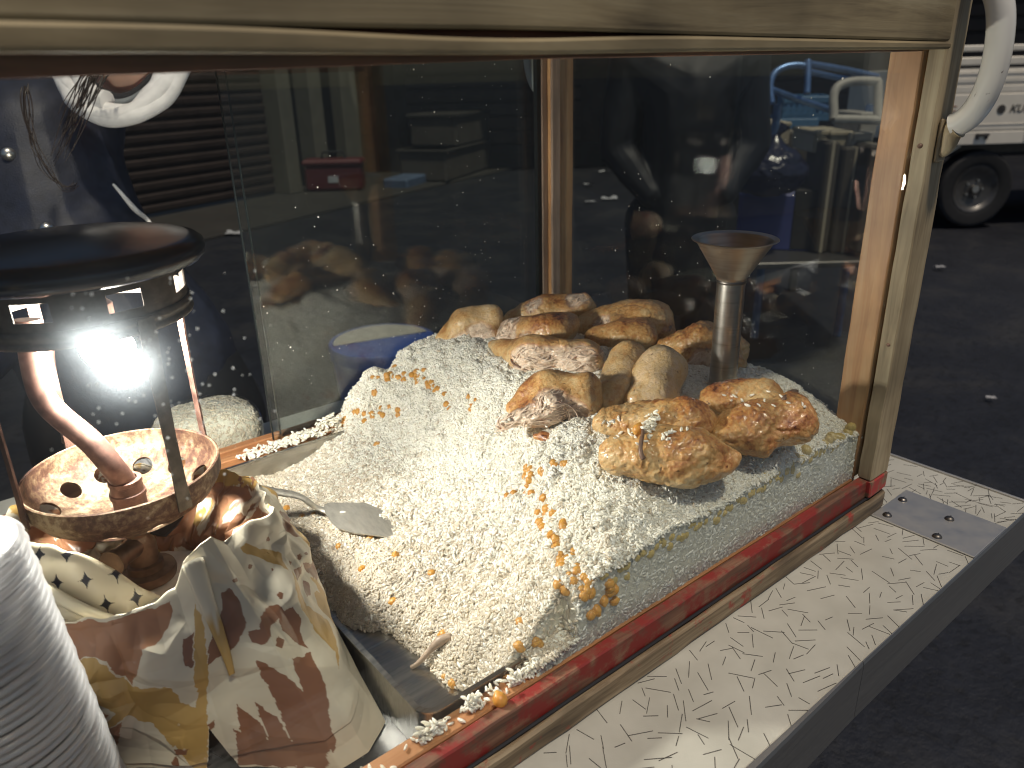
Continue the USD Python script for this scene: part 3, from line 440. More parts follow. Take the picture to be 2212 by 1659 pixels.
def quat(ax, spin_n):                           # frames: long axis ax, some normal
    X_ = ax / np.linalg.norm(ax, axis=1)[:, None]; Y_ = np.cross(spin_n, X_); Y_ /= np.linalg.norm(Y_, axis=1)[:, None] + 1e-12; Z_ = np.cross(X_, Y_)
    from scipy.spatial.transform import Rotation
    return Rotation.from_matrix(np.stack([X_, Y_, Z_], 2)).as_quat()
def instancer(name, parent, proto_mat, P, Q, S, **kw):
    pi = UsdGeom.PointInstancer.Define(stage, numbered(name, path(parent)))
    g = usdkit.mesh(stage, f'{pi.GetPath()}/grain', grain(), f'/World/Looks/{proto_mat}', smooth=True)
    pi.CreatePrototypesRel().SetTargets([g.GetPath()]); n_ = len(P)
    pi.CreateProtoIndicesAttr(Vt.IntArray.FromNumpy(np.zeros(n_, np.int32))); pi.CreatePositionsAttr(Vt.Vec3fArray.FromNumpy(P.astype(np.float32)))
    pi.CreateOrientationsAttr(Vt.QuathArray([Gf.Quath(float(q[3]), float(q[0]), float(q[1]), float(q[2])) for q in Q])); pi.CreateScalesAttr(Vt.Vec3fArray.FromNumpy(S.astype(np.float32)))
    return tag(pi.GetPrim(), kw.get('label'), kw.get('cat'), None, kw.get('kind'))
def scatter(P, N, lie, lift, seed):
    r = np.random.default_rng(seed); a = r.normal(size=P.shape); a -= N * (a * N).sum(1)[:, None]; a /= np.linalg.norm(a, axis=1)[:, None]; a += N * r.normal(0, lie, len(P))[:, None]; a /= np.linalg.norm(a, axis=1)[:, None]
    sp = N + 0.3 * r.normal(size=P.shape); S = r.uniform(0.85, 1.25, (len(P), 1)) * np.c_[r.uniform(0.9, 1.15, len(P)), r.uniform(0.9, 1.15, (len(P), 2))]
    return P + N * r.uniform(-0.0014, lift, len(P))[:, None], quat(a, sp), S
GX, GY = np.gradient(hZ, hxs, hys)
r_ = np.random.default_rng(3); cand = np.c_[r_.uniform(HX0, HX1, 340000), r_.uniform(HY0, HY1, 340000)]
ii, jj = ((cand[:, 0] - HX0) / (HX1 - HX0) * 299).astype(int), ((cand[:, 1] - HY0) / (HY1 - HY0) * 269).astype(int)
sl = np.sqrt(1 + GX[ii, jj] ** 2 + GY[ii, jj] ** 2); zc = H(cand)
keep = (r_.random(len(cand)) < 0.56 * np.minimum(sl, 2.2)) & (zc > 0.004)
keep &= ~((cand[:, 0] < -0.44) & (cand[:, 1] > 0.472)) & ~((cand[:, 0] < -0.468) & (cand[:, 1] < 0.0375))
P = np.c_[cand, zc][keep]; N = np.c_[-GX[ii, jj], -GY[ii, jj], np.ones(len(cand))][keep]; N /= np.linalg.norm(N, axis=1)[:, None]
inst = scatter(P, N, 0.32, 0.0018, 5); hot = r_.random(len(P)) < np.clip((P[:, 0] + 0.50) / 0.16, 0.05, 0.95)  # lighter grain colour grows with distance from the lantern, offsetting its falloff
for nm, mm, sel in (('loose_grains', 'rice', ~hot), ('loose_grains', 'rice_white', hot)): instancer(nm, heap, mm, inst[0][sel], inst[1][sel], inst[2][sel], kind='stuff')
Pw = []
for _ in range(11000):
    x = r_.uniform(-0.475, HX1); z = r_.uniform(0.012, 0.11)
    if z < hz(x, HY0) - 0.001: Pw.append((x, HY0 + 0.0011, z))
Pw = np.array(Pw); iw = scatter(Pw, np.tile((0, -1.0, 0), (len(Pw), 1)), 0.03, 0.0002, 6); instancer('pressed_grains', heap, 'rice_white', *iw, kind='stuff')

# ------------------------------------------------------------------ the gas lantern inside the case
AX = np.array([-0.651, 0.3065, 0.0])
ln = thing('gas_lantern', 'lit gas lantern with rusty perforated dish, dark hood and bent gas pipe', 'lantern', loc=AX)
def around(m): m = m.copy(); m.apply_translation(AX); return m
Mf = manifold3d.Manifold
def mani(t): return manifold3d.Manifold(manifold3d.Mesh(np.asarray(t.vertices, np.float32), np.asarray(t.faces, np.uint32)))
prof = [(0.0, 0.1165), (0.013, 0.1165), (0.032, 0.119), (0.050, 0.125), (0.062, 0.134), (0.0685, 0.144), (0.0700, 0.149), (0.0700, 0.1585), (0.0712, 0.1592), (0.0724, 0.1585), (0.0722, 0.147), (0.0700, 0.142), (0.0635, 0.1325), (0.051, 0.1235), (0.033, 0.1175), (0.013, 0.115), (0.0, 0.115)]
cs = manifold3d.CrossSection([[(x, y) for x, y in prof[::-1]]])
dish = Mf.revolve(cs, 96) if hasattr(Mf, 'revolve') else cs.revolve(96)
if dish.volume() < 0: pass
for k in range(12):
    a = math.radians(k * 30 + 5); c_ = Mf.cylinder(0.05, 0.0082, 0.0082, 24, True).rotate((0, -38, 0)).translate((0.0585, 0, 0.129)).rotate((0, 0, math.degrees(a))); dish = dish - c_
obj('drip_dish', around(trimesh.Trimesh(*meshkit.arrays(dish)[:2])), 'rusty_brass', ln, smooth=30, loc=AX)
for k, (a, w) in enumerate(((-71, 0.0115), (17, 0.0085), (108, 0.009), (-166, 0.011))):
    a = math.radians(a); e, t = np.array([math.cos(a), math.sin(a), 0]), np.array([-math.sin(a), math.cos(a), 0]); r0 = 0.0735
    V = []
    for z, ww, rr in ((0.143, w, r0), (0.165, w * 0.85, r0 - 0.0005), (0.20, w * 0.8, r0 - 0.001), (0.25, w * 0.95, r0 - 0.001), (0.292, w * 1.1, r0)):
        for s, q in ((-1, 0), (1, 0), (1, 1), (-1, 1)): V.append(AX + e * (rr + 0.0016 * q) + t * s * ww / 2 + EZ * z)
    V = np.array(V); Fc = []
    for i in range(4):
        for j in range(4): q0, q1 = i * 4 + j, i * 4 + (j + 1) % 4; Fc += [(q0, q1, q1 + 4), (q0, q1 + 4, q0 + 4)]
    Fc += [(0, 2, 1), (0, 3, 2), (16, 17, 18), (16, 18, 19)]
    pl = trimesh.Trimesh(V, Fc, process=False); trimesh.repair.fix_normals(pl)
    obj('frame_bar', pl, 'sooty_metal' if k == 0 else 'copper_pipe', ln, loc=AX)
col = Mf.cylinder(0.036, 0.0716, 0.0716, 96).translate((0, 0, 0.281)) - Mf.cylinder(0.05, 0.0706, 0.0706, 96).translate((0, 0, 0.272))
for k in range(8): col = col - Mf.cube((0.04, 0.0235, 0.0125), True).translate((0.072, 0, 0.3055)).rotate((0, 0, k * 45 + 12))
obj('vent_collar', around(trimesh.Trimesh(*meshkit.arrays(col)[:2])), 'sooty_metal', ln, smooth=30, loc=AX)
rl = lathe([(0.0708, 0.2805), (0.0735, 0.2812), (0.0742, 0.283), (0.0735, 0.2852), (0.0725, 0.286), (0.0735, 0.2885), (0.0740, 0.2905), (0.0728, 0.293), (0.0720, 0.2932)], 96, AX)
obj('collar_ring', rl, 'sooty_metal', ln, smooth=True, loc=AX)
hood = lathe([(0.0705, 0.3172), (0.078, 0.3178), (0.0850, 0.3190), (0.0885, 0.3225), (0.0895, 0.327), (0.0885, 0.3315), (0.085, 0.3345), (0.079, 0.3365), (0.06, 0.339), (0.03, 0.3415), (0.0, 0.342), (0.0, 0.3405), (0.03, 0.340), (0.06, 0.3375), (0.0785, 0.335), (0.084, 0.333), (0.0872, 0.330), (0.0880, 0.327), (0.087, 0.3235), (0.0842, 0.3205), (0.078, 0.3194), (0.0705, 0.3188), (0.0705, 0.3172)], 96, AX)
obj('hood', hood, 'dark_enamel', ln, smooth=40, loc=AX)
mc = np.array([-0.6405, 0.3075, 0.2555])
ms_ = trimesh.creation.icosphere(3, 1.0); ms_.vertices *= (0.0185, 0.0185, 0.0195); ms_.vertices *= (1 + 0.25 * (noise(np.array(ms_.vertices) * 90, 2) - 0.5))[:, None]; ms_.vertices[:, 2] *= 1 - 0.12 * (ms_.vertices[:, 2] > 0); ms_.apply_translation(mc)
obj('mantle', ms_, 'mantle_glow', ln, smooth=True, loc=AX)
obj('burner_nozzle', lathe([(0.005, 0.2695), (0.0085, 0.2705), (0.0095, 0.275), (0.0095, 0.290), (0.006, 0.293), (0.006, 0.335)], 24, (mc[0], mc[1], 0)), 'copper_pipe', ln, smooth=30, loc=AX)
pp = [np.array([AX[0], AX[1], 0.125]), np.array([AX[0], AX[1], 0.143])] + [dep(u, v, k) for u, v, k in ((246, 1012, 0.594), (200, 958, 0.585), (140, 908, 0.577), (96, 862, 0.570), (77, 806, 0.564), (67, 750, 0.558), (58, 690, 0.552))]
obj('gas_pipe', tube(smoothline(pp, 60), 0.0090, 20), 'copper_pipe', ln, smooth=60, loc=AX)
obj('pipe_socket', lathe([(0.0, 0.1165), (0.0125, 0.1165), (0.0125, 0.1335), (0.0136, 0.134), (0.0136, 0.1375), (0.0124, 0.138), (0.0118, 0.145), (0.0126, 0.1455), (0.0126, 0.1485), (0.0116, 0.149), (0.0090, 0.149)], 40, AX), 'copper_pipe', ln, smooth=30, loc=AX)
rod = [dep(108, 730, 0.625), dep(118, 830, 0.63), dep(134, 900, 0.636), dep(143, 955, 0.645)]
wr_ = [dep(118, 850, 0.628) + 0.0045 * np.array([math.cos(t), math.sin(t), 0]) - EZ * 0.0012 * t for t in np.linspace(0, 19, 90)]
obj('thin_rod', tube(smoothline(rod, 24), 0.0034, 10), 'copper_pipe', ln, smooth=60, loc=AX); obj('binding_wire', tube(wr_, 0.0007, 6), 'copper_pipe', ln, smooth=60, loc=AX)
st = obj('valve_stem', lathe([(0.0088, 0.1155), (0.0088, 0.104), (0.0108, 0.1035), (0.0108, 0.0985), (0.0092, 0.098), (0.0105, 0.095), (0.0118, 0.088), (0.0118, 0.072), (0.0145, 0.071), (0.0145, 0.058), (0.0128, 0.057)], 32, AX), 'dark_brass', ln, smooth=30, loc=AX)
z0 = AX + EZ * 0.089
obj('valve_arm', cat_([tube([z0, z0 + (-0.024, -0.022, 0.004)], 0.0085, 16), tube([z0 + (-0.0235, -0.0215, 0.004), z0 + (-0.027, -0.025, 0.0045)], 0.0105, 16), tube([z0, z0 + (0.012, 0.006, 0.010)], 0.005, 12)]), 'dark_brass', st, smooth=40, loc=AX)
kn = [z0 + np.array([0.022, -0.004, 0.018]) * t for t in (0.45, 0.6, 1.0, 1.35, 1.45)]
kt = tube(kn, [0.006, 0.0115, 0.0125, 0.0115, 0.006], 14); kt.vertices += 0.0008 * np.sin(np.arange(len(kt.vertices)) * 2.3)[:, None] * (kt.vertices - np.mean(kt.vertices, 0)) / 0.012
obj('valve_knob', kt, 'black_plastic', ln, smooth=30, loc=AX)
cy = thing('gas_cylinder', 'small white gas cylinder under the lantern, wrapped in printed paper', 'gas cylinder', loc=AX)
obj('cylinder_body', lathe([(0.0, 0.056), (0.016, 0.056), (0.020, 0.0545), (0.045, 0.048), (0.070, 0.036), (0.083, 0.020), (0.086, 0.004), (0.083, 0.001), (0.0, 0.001)], 48, AX), 'cylinder_paint', cy, smooth=50, loc=AX)
obj('neck_ring', lathe([(0.0128, 0.0562), (0.0225, 0.0562), (0.0235, 0.0605), (0.0225, 0.064), (0.0128, 0.065)][::-1], 32, AX), 'dark_brass', cy, smooth=30, loc=AX)

# printed paper gathered round the cylinder
WR = np.array([(-180, .105, .112, .118), (-150, .112, .106, .128), (-137, .115, .101, .135), (-120, .120, .105, .148), (-108, .121, .106, .160), (-99, .121, .105, .178), (-92, .122, .112, .19), (-88, .122, .130, .20), (-82, .120, .139, .222), (-78, .118, .139, .242), (-73, .116, .127, .246), (-66, .116, .128, .235),
               (-58, .119, .128, .205), (-48, .122, .126, .180), (-38, .112, .116, .168), (-25, .100, .108, .155), (0, .096, .104, .146), (30, .096, .106, .14), (60, .096, .102, .138), (90, .100, .118, .135), (120, .102, .116, .125), (150, .104, .114, .120), (180, .105, .112, .118)])
from scipy.interpolate import LinearNDInterpolator
def facets(n, amp, seed, ax_=70.0):
    g = np.random.default_rng(seed); p = np.c_[g.uniform(-190, 190, n) / ax_, g.uniform(-1.05, 1.05, n)]; edge = np.array([(a, b) for a in np.linspace(-3.2, 3.2, 12) for b in (-1.3, 1.3)]); p = np.vstack([p, edge, [(-3.2, y) for y in np.linspace(-1, 1, 6)], [(3.2, y) for y in np.linspace(-1, 1, 6)]])
    f = LinearNDInterpolator(p, g.uniform(-amp, amp, len(p))); return lambda phi, s: f(np.asarray(phi) / ax_, np.asarray(s) * np.ones_like(phi))
FA, FB, FC = facets(110, 0.0085, 3), facets(420, 0.0032, 4), facets(1500, 0.0011, 5)
def wrap_surface(phi, s):
    """phi in degrees, s from -1 (deep inside the mouth) over 0 (the lip) to 1 (the floor of the case)"""
    rt, zt, rb = (np.interp(phi, WR[:, 0], WR[:, i]) for i in (1, 2, 3)); a = np.radians(phi); so, si = np.clip(s, 0, 1), np.clip(-s, 0, 1)
    r = rt + (rb - rt) * so ** 0.85 - si * 0.042; z = zt * (1 - so) ** 0.95 + 0.003 - si * 0.075 * np.clip(zt / 0.1, 0.5, 1.5)
    q = np.stack([np.cos(a) * 4.2, np.sin(a) * 4.2, s * 2.6], -1)
    r1 = np.abs(noise(q * 1.0, 21) - 0.5) * 2; r2 = np.abs(noise(q * 2.3, 22) - 0.5) * 2
    amp = np.clip(np.abs(s) * 5, 0.25, 1) * (1 - 0.5 * so)
    r = r + amp * (0.012 * (r1 - 0.4) + 0.003 * (r2 - 0.4)) * np.where(s < 0, 1.5, 1.0) + np.clip(np.abs(s) * 6, 0.4, 1) * (FA(phi, s) * np.where(s < 0, 1.6, 1) + FB(phi, s) * np.where(s < 0, 2.2, 1) + FC(phi, s)); z = z + np.where(s < 0, 0.02 * (noise(q * 2, 30) - 0.5) * si, 0) + (1 - so) * (1 - si) ** 2 * 0.006 * (noise(q * 3, 31) - 0.5)
    P = np.stack([AX[0] + r * np.cos(a), AX[1] + r * np.sin(a), np.maximum(z, 0.001)], -1)
    P[..., 0] = np.where(P[..., 2] < 0.052, np.minimum(P[..., 0], -0.5565), P[..., 0]); P[..., 1] = np.maximum(P[..., 1], 0.0365)
    return P
#WRAP-END
PRINT = [('brown2', [(-130.4,0.002),(-118.8,0.017),(-110.3,0.029),(-103.8,0.017),(-94.5,0.038),(-94.5,0.088),(-96.9,0.136),(-101.4,0.205),(-104.5,0.232),(-107.9,0.403),(-108.9,0.434),(-112.3,0.351),(-113.7,0.241),(-119.2,0.212),(-125.7,0.241),(-127.7,0.146)]),
         ('brown2', [(-123.3,0.303),(-119.8,0.422),(-119.2,0.575),(-115.7,0.597),(-121.2,0.737),(-112.7,0.661),(-118.1,0.998),(-120.9,1.0),(-122.6,0.654)]),
         ('gold', [(-125.0,0.227),(-117.8,0.222),(-114.0,0.265),(-112.3,0.379),(-108.9,0.442),(-103.4,0.444),(-100.0,0.456),(-98.6,0.523),(-98.3,0.609),(-99.3,0.79),(-102.4,0.845),(-103.8,0.771),(-105.8,0.695),(-109.2,0.69),(-111.3,0.63),(-114.7,0.673),(-121.2,0.737),(-113.7,0.597),(-117.8,0.532),(-118.5,0.403),(-119.8,0.286)]),
         ('gold', [(-89.1,0.165),(-88.4,0.236),(-90.1,0.365),(-94.2,0.711),(-96.6,0.998),(-99.0,0.993),(-100.7,0.895),(-102.1,0.807),(-98.6,0.597),(-94.5,0.437),(-91.1,0.236)]),
         ('cream', [(-94.9,0.425),(-94.2,0.549),(-95.6,0.632),(-98.6,0.57)]),
         ('brown', [(-82.2,0.232),(-79.8,0.232),(-79.2,0.282),(-80.2,0.334),(-81.2,0.379),(-84.3,0.427),(-87.7,0.451),(-90.8,0.43),(-89.8,0.375),(-86.7,0.325),(-83.6,0.277)]),
         ('brown', [(-94.2,0.251),(-91.5,0.239),(-93.9,0.384),(-95.6,0.363),(-95.2,0.301)]),
         ('brown', [(-77.5,0.353),(-72.7,0.313),(-70.6,0.337),(-70.3,0.379),(-67.5,0.379),(-67.5,0.451),(-69.9,0.477),(-71.0,0.544),(-72.3,0.506),(-73.3,0.451),(-74.4,0.427),(-73.3,0.368),(-76.4,0.406),(-77.8,0.437),(-79.8,0.461),(-81.6,0.442),(-81.2,0.401),(-78.8,0.399)]),
         ('brown', [(-78.1,0.47),(-76.1,0.444),(-75.1,0.463),(-76.8,0.494)]),
         ('brown', [(-82.2,0.504),(-80.5,0.542),(-78.1,0.628),(-77.5,0.683),(-76.1,0.544),(-74.4,0.551),(-71.3,0.558),(-73.0,0.678),(-74.7,0.764),(-79.5,0.998),(-90.8,0.995),(-89.8,0.768),(-89.1,0.8),(-88.1,0.68),(-85.3,0.783),(-85.3,0.888),(-85.0,0.768),(-85.0,0.685),(-82.6,0.771),(-82.2,0.893),(-81.9,0.699),(-82.2,0.566)]),
         ('gold', [(-69.9,0.053),(-66.5,0.06),(-59.3,0.167),(-56.3,0.215),(-60.0,0.284),(-63.8,0.189),(-64.8,0.155),(-69.9,0.074)]),
         ('brown', [(-56.9,0.317),(-51.8,0.375),(-55.9,0.394),(-60.0,0.348)]),
         ('brown', [(-55.2,0.427),(-53.5,0.465),(-57.3,0.484),(-60.4,0.442)]),
         ('brown', [(-50.8,0.37),(-36.8,0.499),(-43.9,0.532),(-48.4,0.52),(-50.1,0.442)]),
         ('gold', [(-58.3,0.308),(-63.1,0.449),(-59.7,0.609),(-64.1,0.656),(-68.2,0.704),(-66.2,0.652),(-66.5,0.535),(-65.5,0.422),(-63.8,0.334)]),
         ('brown', [(-76.8,0.845),(-76.4,0.902),(-77.8,0.952),(-78.1,0.919)]),
         ('brown', [(-94.5,0.728),(-92.8,0.704),(-92.8,0.728),(-94.2,0.759)]),
         ('brown', [(-103.1,0.936),(-101.7,0.909),(-101.7,0.962),(-103.4,0.962)]),
         ('brown', [(-102.1,0.859),(-99.0,0.859),(-100.0,0.893),(-102.1,0.905)]),
         ('brown', [(-69.6,0.153),(-70.3,0.155),(-71.0,0.148),(-71.3,0.141),(-71.3,0.134),(-70.6,0.129),(-69.9,0.138),(-69.2,0.148)]),
         ('brown', [(-76.8,0.196),(-77.5,0.21),(-78.1,0.212),(-78.5,0.203),(-78.5,0.191),(-78.1,0.186),(-77.5,0.181),(-76.8,0.181)]),
         ('brown', [(-64.1,0.234),(-64.5,0.234),(-64.8,0.232),(-65.1,0.227),(-64.8,0.224),(-64.5,0.222),(-64.1,0.227),(-64.1,0.229)]),
         ('brown', [(-67.9,0.315),(-68.6,0.322),(-68.9,0.325),(-69.2,0.317),(-68.9,0.305),(-68.2,0.296),(-67.9,0.296),(-67.5,0.305)]),
         ('brown', [(-50.1,0.334),(-51.1,0.339),(-51.8,0.334),(-52.1,0.322),(-51.8,0.313),(-50.8,0.303),(-50.1,0.31),(-49.4,0.322)]),
         ('brown', [(-56.3,0.138),(-56.9,0.143),(-57.6,0.141),(-58.3,0.129),(-58.0,0.117),(-57.3,0.115),(-56.6,0.117),(-56.3,0.129)]),
         ('brown', [(-46.0,0.339),(-47.0,0.344),(-47.7,0.344),(-48.0,0.337),(-47.7,0.329),(-47.0,0.325),(-46.3,0.327),(-45.7,0.334)]),
         ('brown', [(-55.6,0.291),(-55.9,0.294),(-56.6,0.289),(-56.6,0.279),(-56.3,0.274),(-55.9,0.274),(-55.6,0.277),(-55.2,0.284)]),
         ('brown', [(-54.5,0.623),(-55.9,0.613),(-56.9,0.601),(-56.9,0.592),(-56.6,0.582),(-55.6,0.589),(-54.2,0.604),(-53.9,0.621)])]
INK = {'cream': (0.66, 0.60, 0.48), 'brown': (0.25, 0.115, 0.065), 'brown2': (0.36, 0.175, 0.095), 'gold': (0.50, 0.32, 0.105)}
class MPath:
    def __init__(self, pl): self.p = np.asarray(pl, float)
    def contains_points(self, q):
        x, y, p, ins = q[:, 0], q[:, 1], self.p, np.zeros(len(q), bool)
        for (x0, y0), (x1, y1) in zip(p, np.roll(p, -1, 0)):
            if y0 != y1: ins ^= ((y0 > y) != (y1 > y)) & (x < (x1 - x0) * (y - y0) / (y1 - y0) + x0)
        return ins
def paper(ph, ss, polys, cut=None):
    Pm, Sm = np.meshgrid(ph, ss, indexing='ij'); V = wrap_surface(Pm, Sm); q = np.stack([Pm.ravel(), Sm.ravel()], 1); colr = np.tile(INK['cream'], (len(q), 1)).astype(float)
    wob = np.c_[noise(np.c_[q[:, 0] * 0.9, q[:, 1] * 60, 0 * q[:, 0]], 3) - 0.5, noise(np.c_[q[:, 0] * 0.9, q[:, 1] * 60, 0 * q[:, 0]], 4) - 0.5] * (0.5, 0.012)
    for c, pl in polys: colr[MPath(pl).contains_points(q + wob)] = INK[c]
    # the same splashes go on over the sides and the inside of the paper
    free = (q[:, 0] < -131) | (q[:, 0] > -58) | (q[:, 1] < -0.005)
    n1, n2 = fbm(np.c_[q[:, 0] / 16, q[:, 1] * 4.5, 0 * q[:, 0]], 4, 50), fbm(np.c_[q[:, 0] / 11, q[:, 1] * 3.2, 0 * q[:, 0]], 4, 60)
    colr[free & (n1 > 0.56)] = INK['brown']; colr[free & (n2 > 0.60)] = INK['gold']; ins = q[:, 1] < -0.12; colr[ins & (n1 > 0.44)] = INK['brown2']
    g = grid(V)
    if cut is not None:
        fm = q[g.faces].mean(1); g.update_faces(~MPath(cut).contains_points(fm))
    return g, colr
wp = thing('printed_wrapping_paper', 'crumpled cream wrapping paper printed with brown splashes and gold strokes around the gas cylinder', 'wrapping paper', loc=AX)
ph_ = np.r_[np.linspace(-180, -135, 90), np.linspace(-134.6, -50, 420), np.linspace(-49, 180, 330)]
g_, c_ = paper(ph_, np.linspace(-0.004, 1, 300), PRINT, [(-94.2, 0.745), (-96.6, 1.01), (-90.5, 1.01)])
obj('outer_sheet', g_, 'printed_paper', wp, smooth=32, vcol={'print': c_}, loc=AX)
g_, c_ = paper(np.linspace(-180, 180, 420), np.linspace(-1, -0.004, 90), [])
obj('inner_fold', g_, 'printed_paper', wp, smooth=22, vcol={'print': c_}, loc=AX)
fl = [wrap_surface(np.array(-86.0 - 1.2 * t), np.array(0.02 + 0.5 * t)) + np.array([0.0, -0.0045, 0]) for t in np.linspace(0, 1, 10)]
g_ = tube(fl, np.linspace(0.0075, 0.002, 10), 12, flat=((0, 1, 0), 0.5)); obj('rolled_edge', g_, 'printed_paper', wp, smooth=60, vcol={'print': np.array([INK['cream'] if z > 0.10 else INK['gold'] for z in g_.vertices[:, 2]])}, loc=AX)
# star-print oilcloth stuffed inside the paper
sc = thing('star_print_cloth', 'cream oilcloth with black four-pointed stars folded inside the printed paper', 'cloth', loc=AX)
def cloth(ph0, ph1, ztop, r0, zlow, wav, nu=260, nv=150):
    a = np.linspace(ph0, ph1, nu); zt = np.interp(a, *ztop); t = np.linspace(0, 1, nv); Am = np.repeat(np.radians(a)[:, None], nv, 1); Z = zt[:, None] + (zlow - zt[:, None]) * t
    rr = r0 + 0.010 * t + wav * (noise(np.stack([Am * 9, Z * 45, 0 * Z], -1), 8) - 0.5) - 0.006 * np.exp(-t * 14)
    V = np.stack([AX[0] + rr * np.cos(Am), AX[1] + rr * np.sin(Am), Z - 0.004 * np.exp(-t * 30)], -1)
    u, v = Am * r0 / 0.0185, Z / 0.0205; row = np.round(v); uu = u - 0.5 * (row % 2); fu, fv = np.abs(uu - np.round(uu)), np.abs(v - row)
    star = np.sqrt(fu / 0.30) + np.sqrt(fv / 0.44) < 1
    return grid(V), np.where(star.reshape(-1, 1), (0.02, 0.018, 0.025), (0.64, 0.56, 0.40))
g_, c_ = cloth(-178, -93, ([-178, -160, -136, -124, -118, -110, -103, -97, -93], [.152, .156, .152, .146, .138, .124, .110, .098, .090]), 0.096, 0.066, 0.006)
obj('cloth_sheet', g_, 'printed_paper', sc, smooth=50, vcol={'print': c_}, loc=AX)
g_, c_ = cloth(-160, -108, ([-160, -142, -132, -128, -118, -108], [.126, .125, .124, .116, .100, .086]), 0.110, 0.07, 0.004)
obj('cloth_fold', g_, 'printed_paper', sc, smooth=50, vcol={'print': c_}, loc=AX)
rp = [np.array([AX[0] + 0.1085 * math.cos(math.radians(a)), AX[1] + 0.1085 * math.sin(math.radians(a)), z]) for a, z in ((-150, .1265), (-142, .1262), (-134, .125), (-129, .118), (-120, .1035), (-112, .092))]
g_ = tube(smoothline(rp, 30), 0.0042, 12); obj('rolled_hem', g_, 'printed_paper', sc, smooth=50, vcol={'print': np.tile((0.66, 0.59, 0.43), (len(g_.vertices), 1))}, loc=AX)
# nested clear cups: an upright stack at the left, another lying behind the lantern
cup = lathe([(0.0, 0.0), (0.040, 0.0), (0.0425, 0.0015), (0.0448, 0.0105)], 44)
cup_rim = lathe([(0.0448, 0.0106), (0.0470, 0.0109), (0.0480, 0.0126), (0.0470, 0.0142), (0.0452, 0.0145), (0.0444, 0.0130), (0.0444, 0.0106)], 44)
first_cup = None
def place_cup(pos, axis, label, group):
    global first_cup
    x = UsdGeom.Xform.Define(stage, numbered('plastic_bowl')); z = np.asarray(axis, float) / np.linalg.norm(axis); a = np.cross(z, (0.3, 1, 0)); a /= np.linalg.norm(a); b = np.cross(z, a); m = np.eye(4); m[0, :3], m[1, :3], m[2, :3], m[3, :3] = a, b, z, pos
    x.AddTransformOp().Set(Gf.Matrix4d(m.tolist())); tag(x.GetPrim(), label, 'bowl', group)
    if first_cup is None: first_cup = x; usdkit.mesh(stage, f'{x.GetPath()}/bowl_body', cup, '/World/Looks/cup_clear', smooth=40); usdkit.mesh(stage, f'{x.GetPath()}/bowl_rim', cup_rim, '/World/Looks/cup_plastic', smooth=40)
    else: x.GetPrim().GetReferences().AddInternalReference(first_cup.GetPath()); x.GetPrim().SetInstanceable(True)
cb, cax = np.array([-0.7615, 0.150, 0.002]), np.array([-0.075, 0.06, 1.0]); cax /= np.linalg.norm(cax)
for k in range(36): place_cup(cb + cax * (0.0054 * k) + np.array([0.0004 * math.sin(k * 1.7), 0.0004 * math.cos(k * 2.3), 0]), cax + 0.004 * np.array([math.sin(k * 2.1), math.cos(k * 1.3), 0]), 'clear shallow plastic bowl nested in the upright stack left of the lantern', 'upright stack of clear bowls')
for k in range(22): place_cup(np.array([-0.585 - 0.0055 * k, 0.438, 0.0482]), (-1, 0.02, 0), 'clear shallow plastic bowl in the stack lying behind the lantern', 'lying stack of clear bowls')

# ------------------------------------------------------------------ what lies on the rice
def on_heap(u, v, k0=0.45, k1=1.1):
    ks = np.linspace(k0, k1, 1600); Pk = C + ks[:, None] * ray(u, v); ins = (Pk[:, 0] > HX0) & (Pk[:, 0] < HX1) & (Pk[:, 1] > HY0) & (Pk[:, 1] < HY1)
    hh = H(np.c_[np.clip(Pk[:, 0], HX0, HX1), np.clip(Pk[:, 1], HY0, HY1)]); hit = ins & (Pk[:, 2] < np.maximum(hh, 0.0036))
    return Pk[hit.argmax()] if hit.any() else None
def px_of(P): q = (P - C) @ R3.T; return np.c_[CX + F * q[:, 0] / q[:, 2], CY + F * q[:, 1] / q[:, 2], q[:, 2]]
def on_mesh(m, u, v, off=0.0):
    q = px_of(np.asarray(m.vertices)); d = np.hypot(q[:, 0] - u, q[:, 1] - v); near = d < 7
    if not near.any(): near = d < d.min() + 3
    i = np.flatnonzero(near)[q[near, 2].argmin()]; return np.array(m.vertices[i]) + off * np.array(m.vertex_normals[i])
ICO = trimesh.creation.icosphere(6, 1.0); DIRS = np.array(ICO.vertices)
def fp(u, v, z): return at(u, v, 2, z)
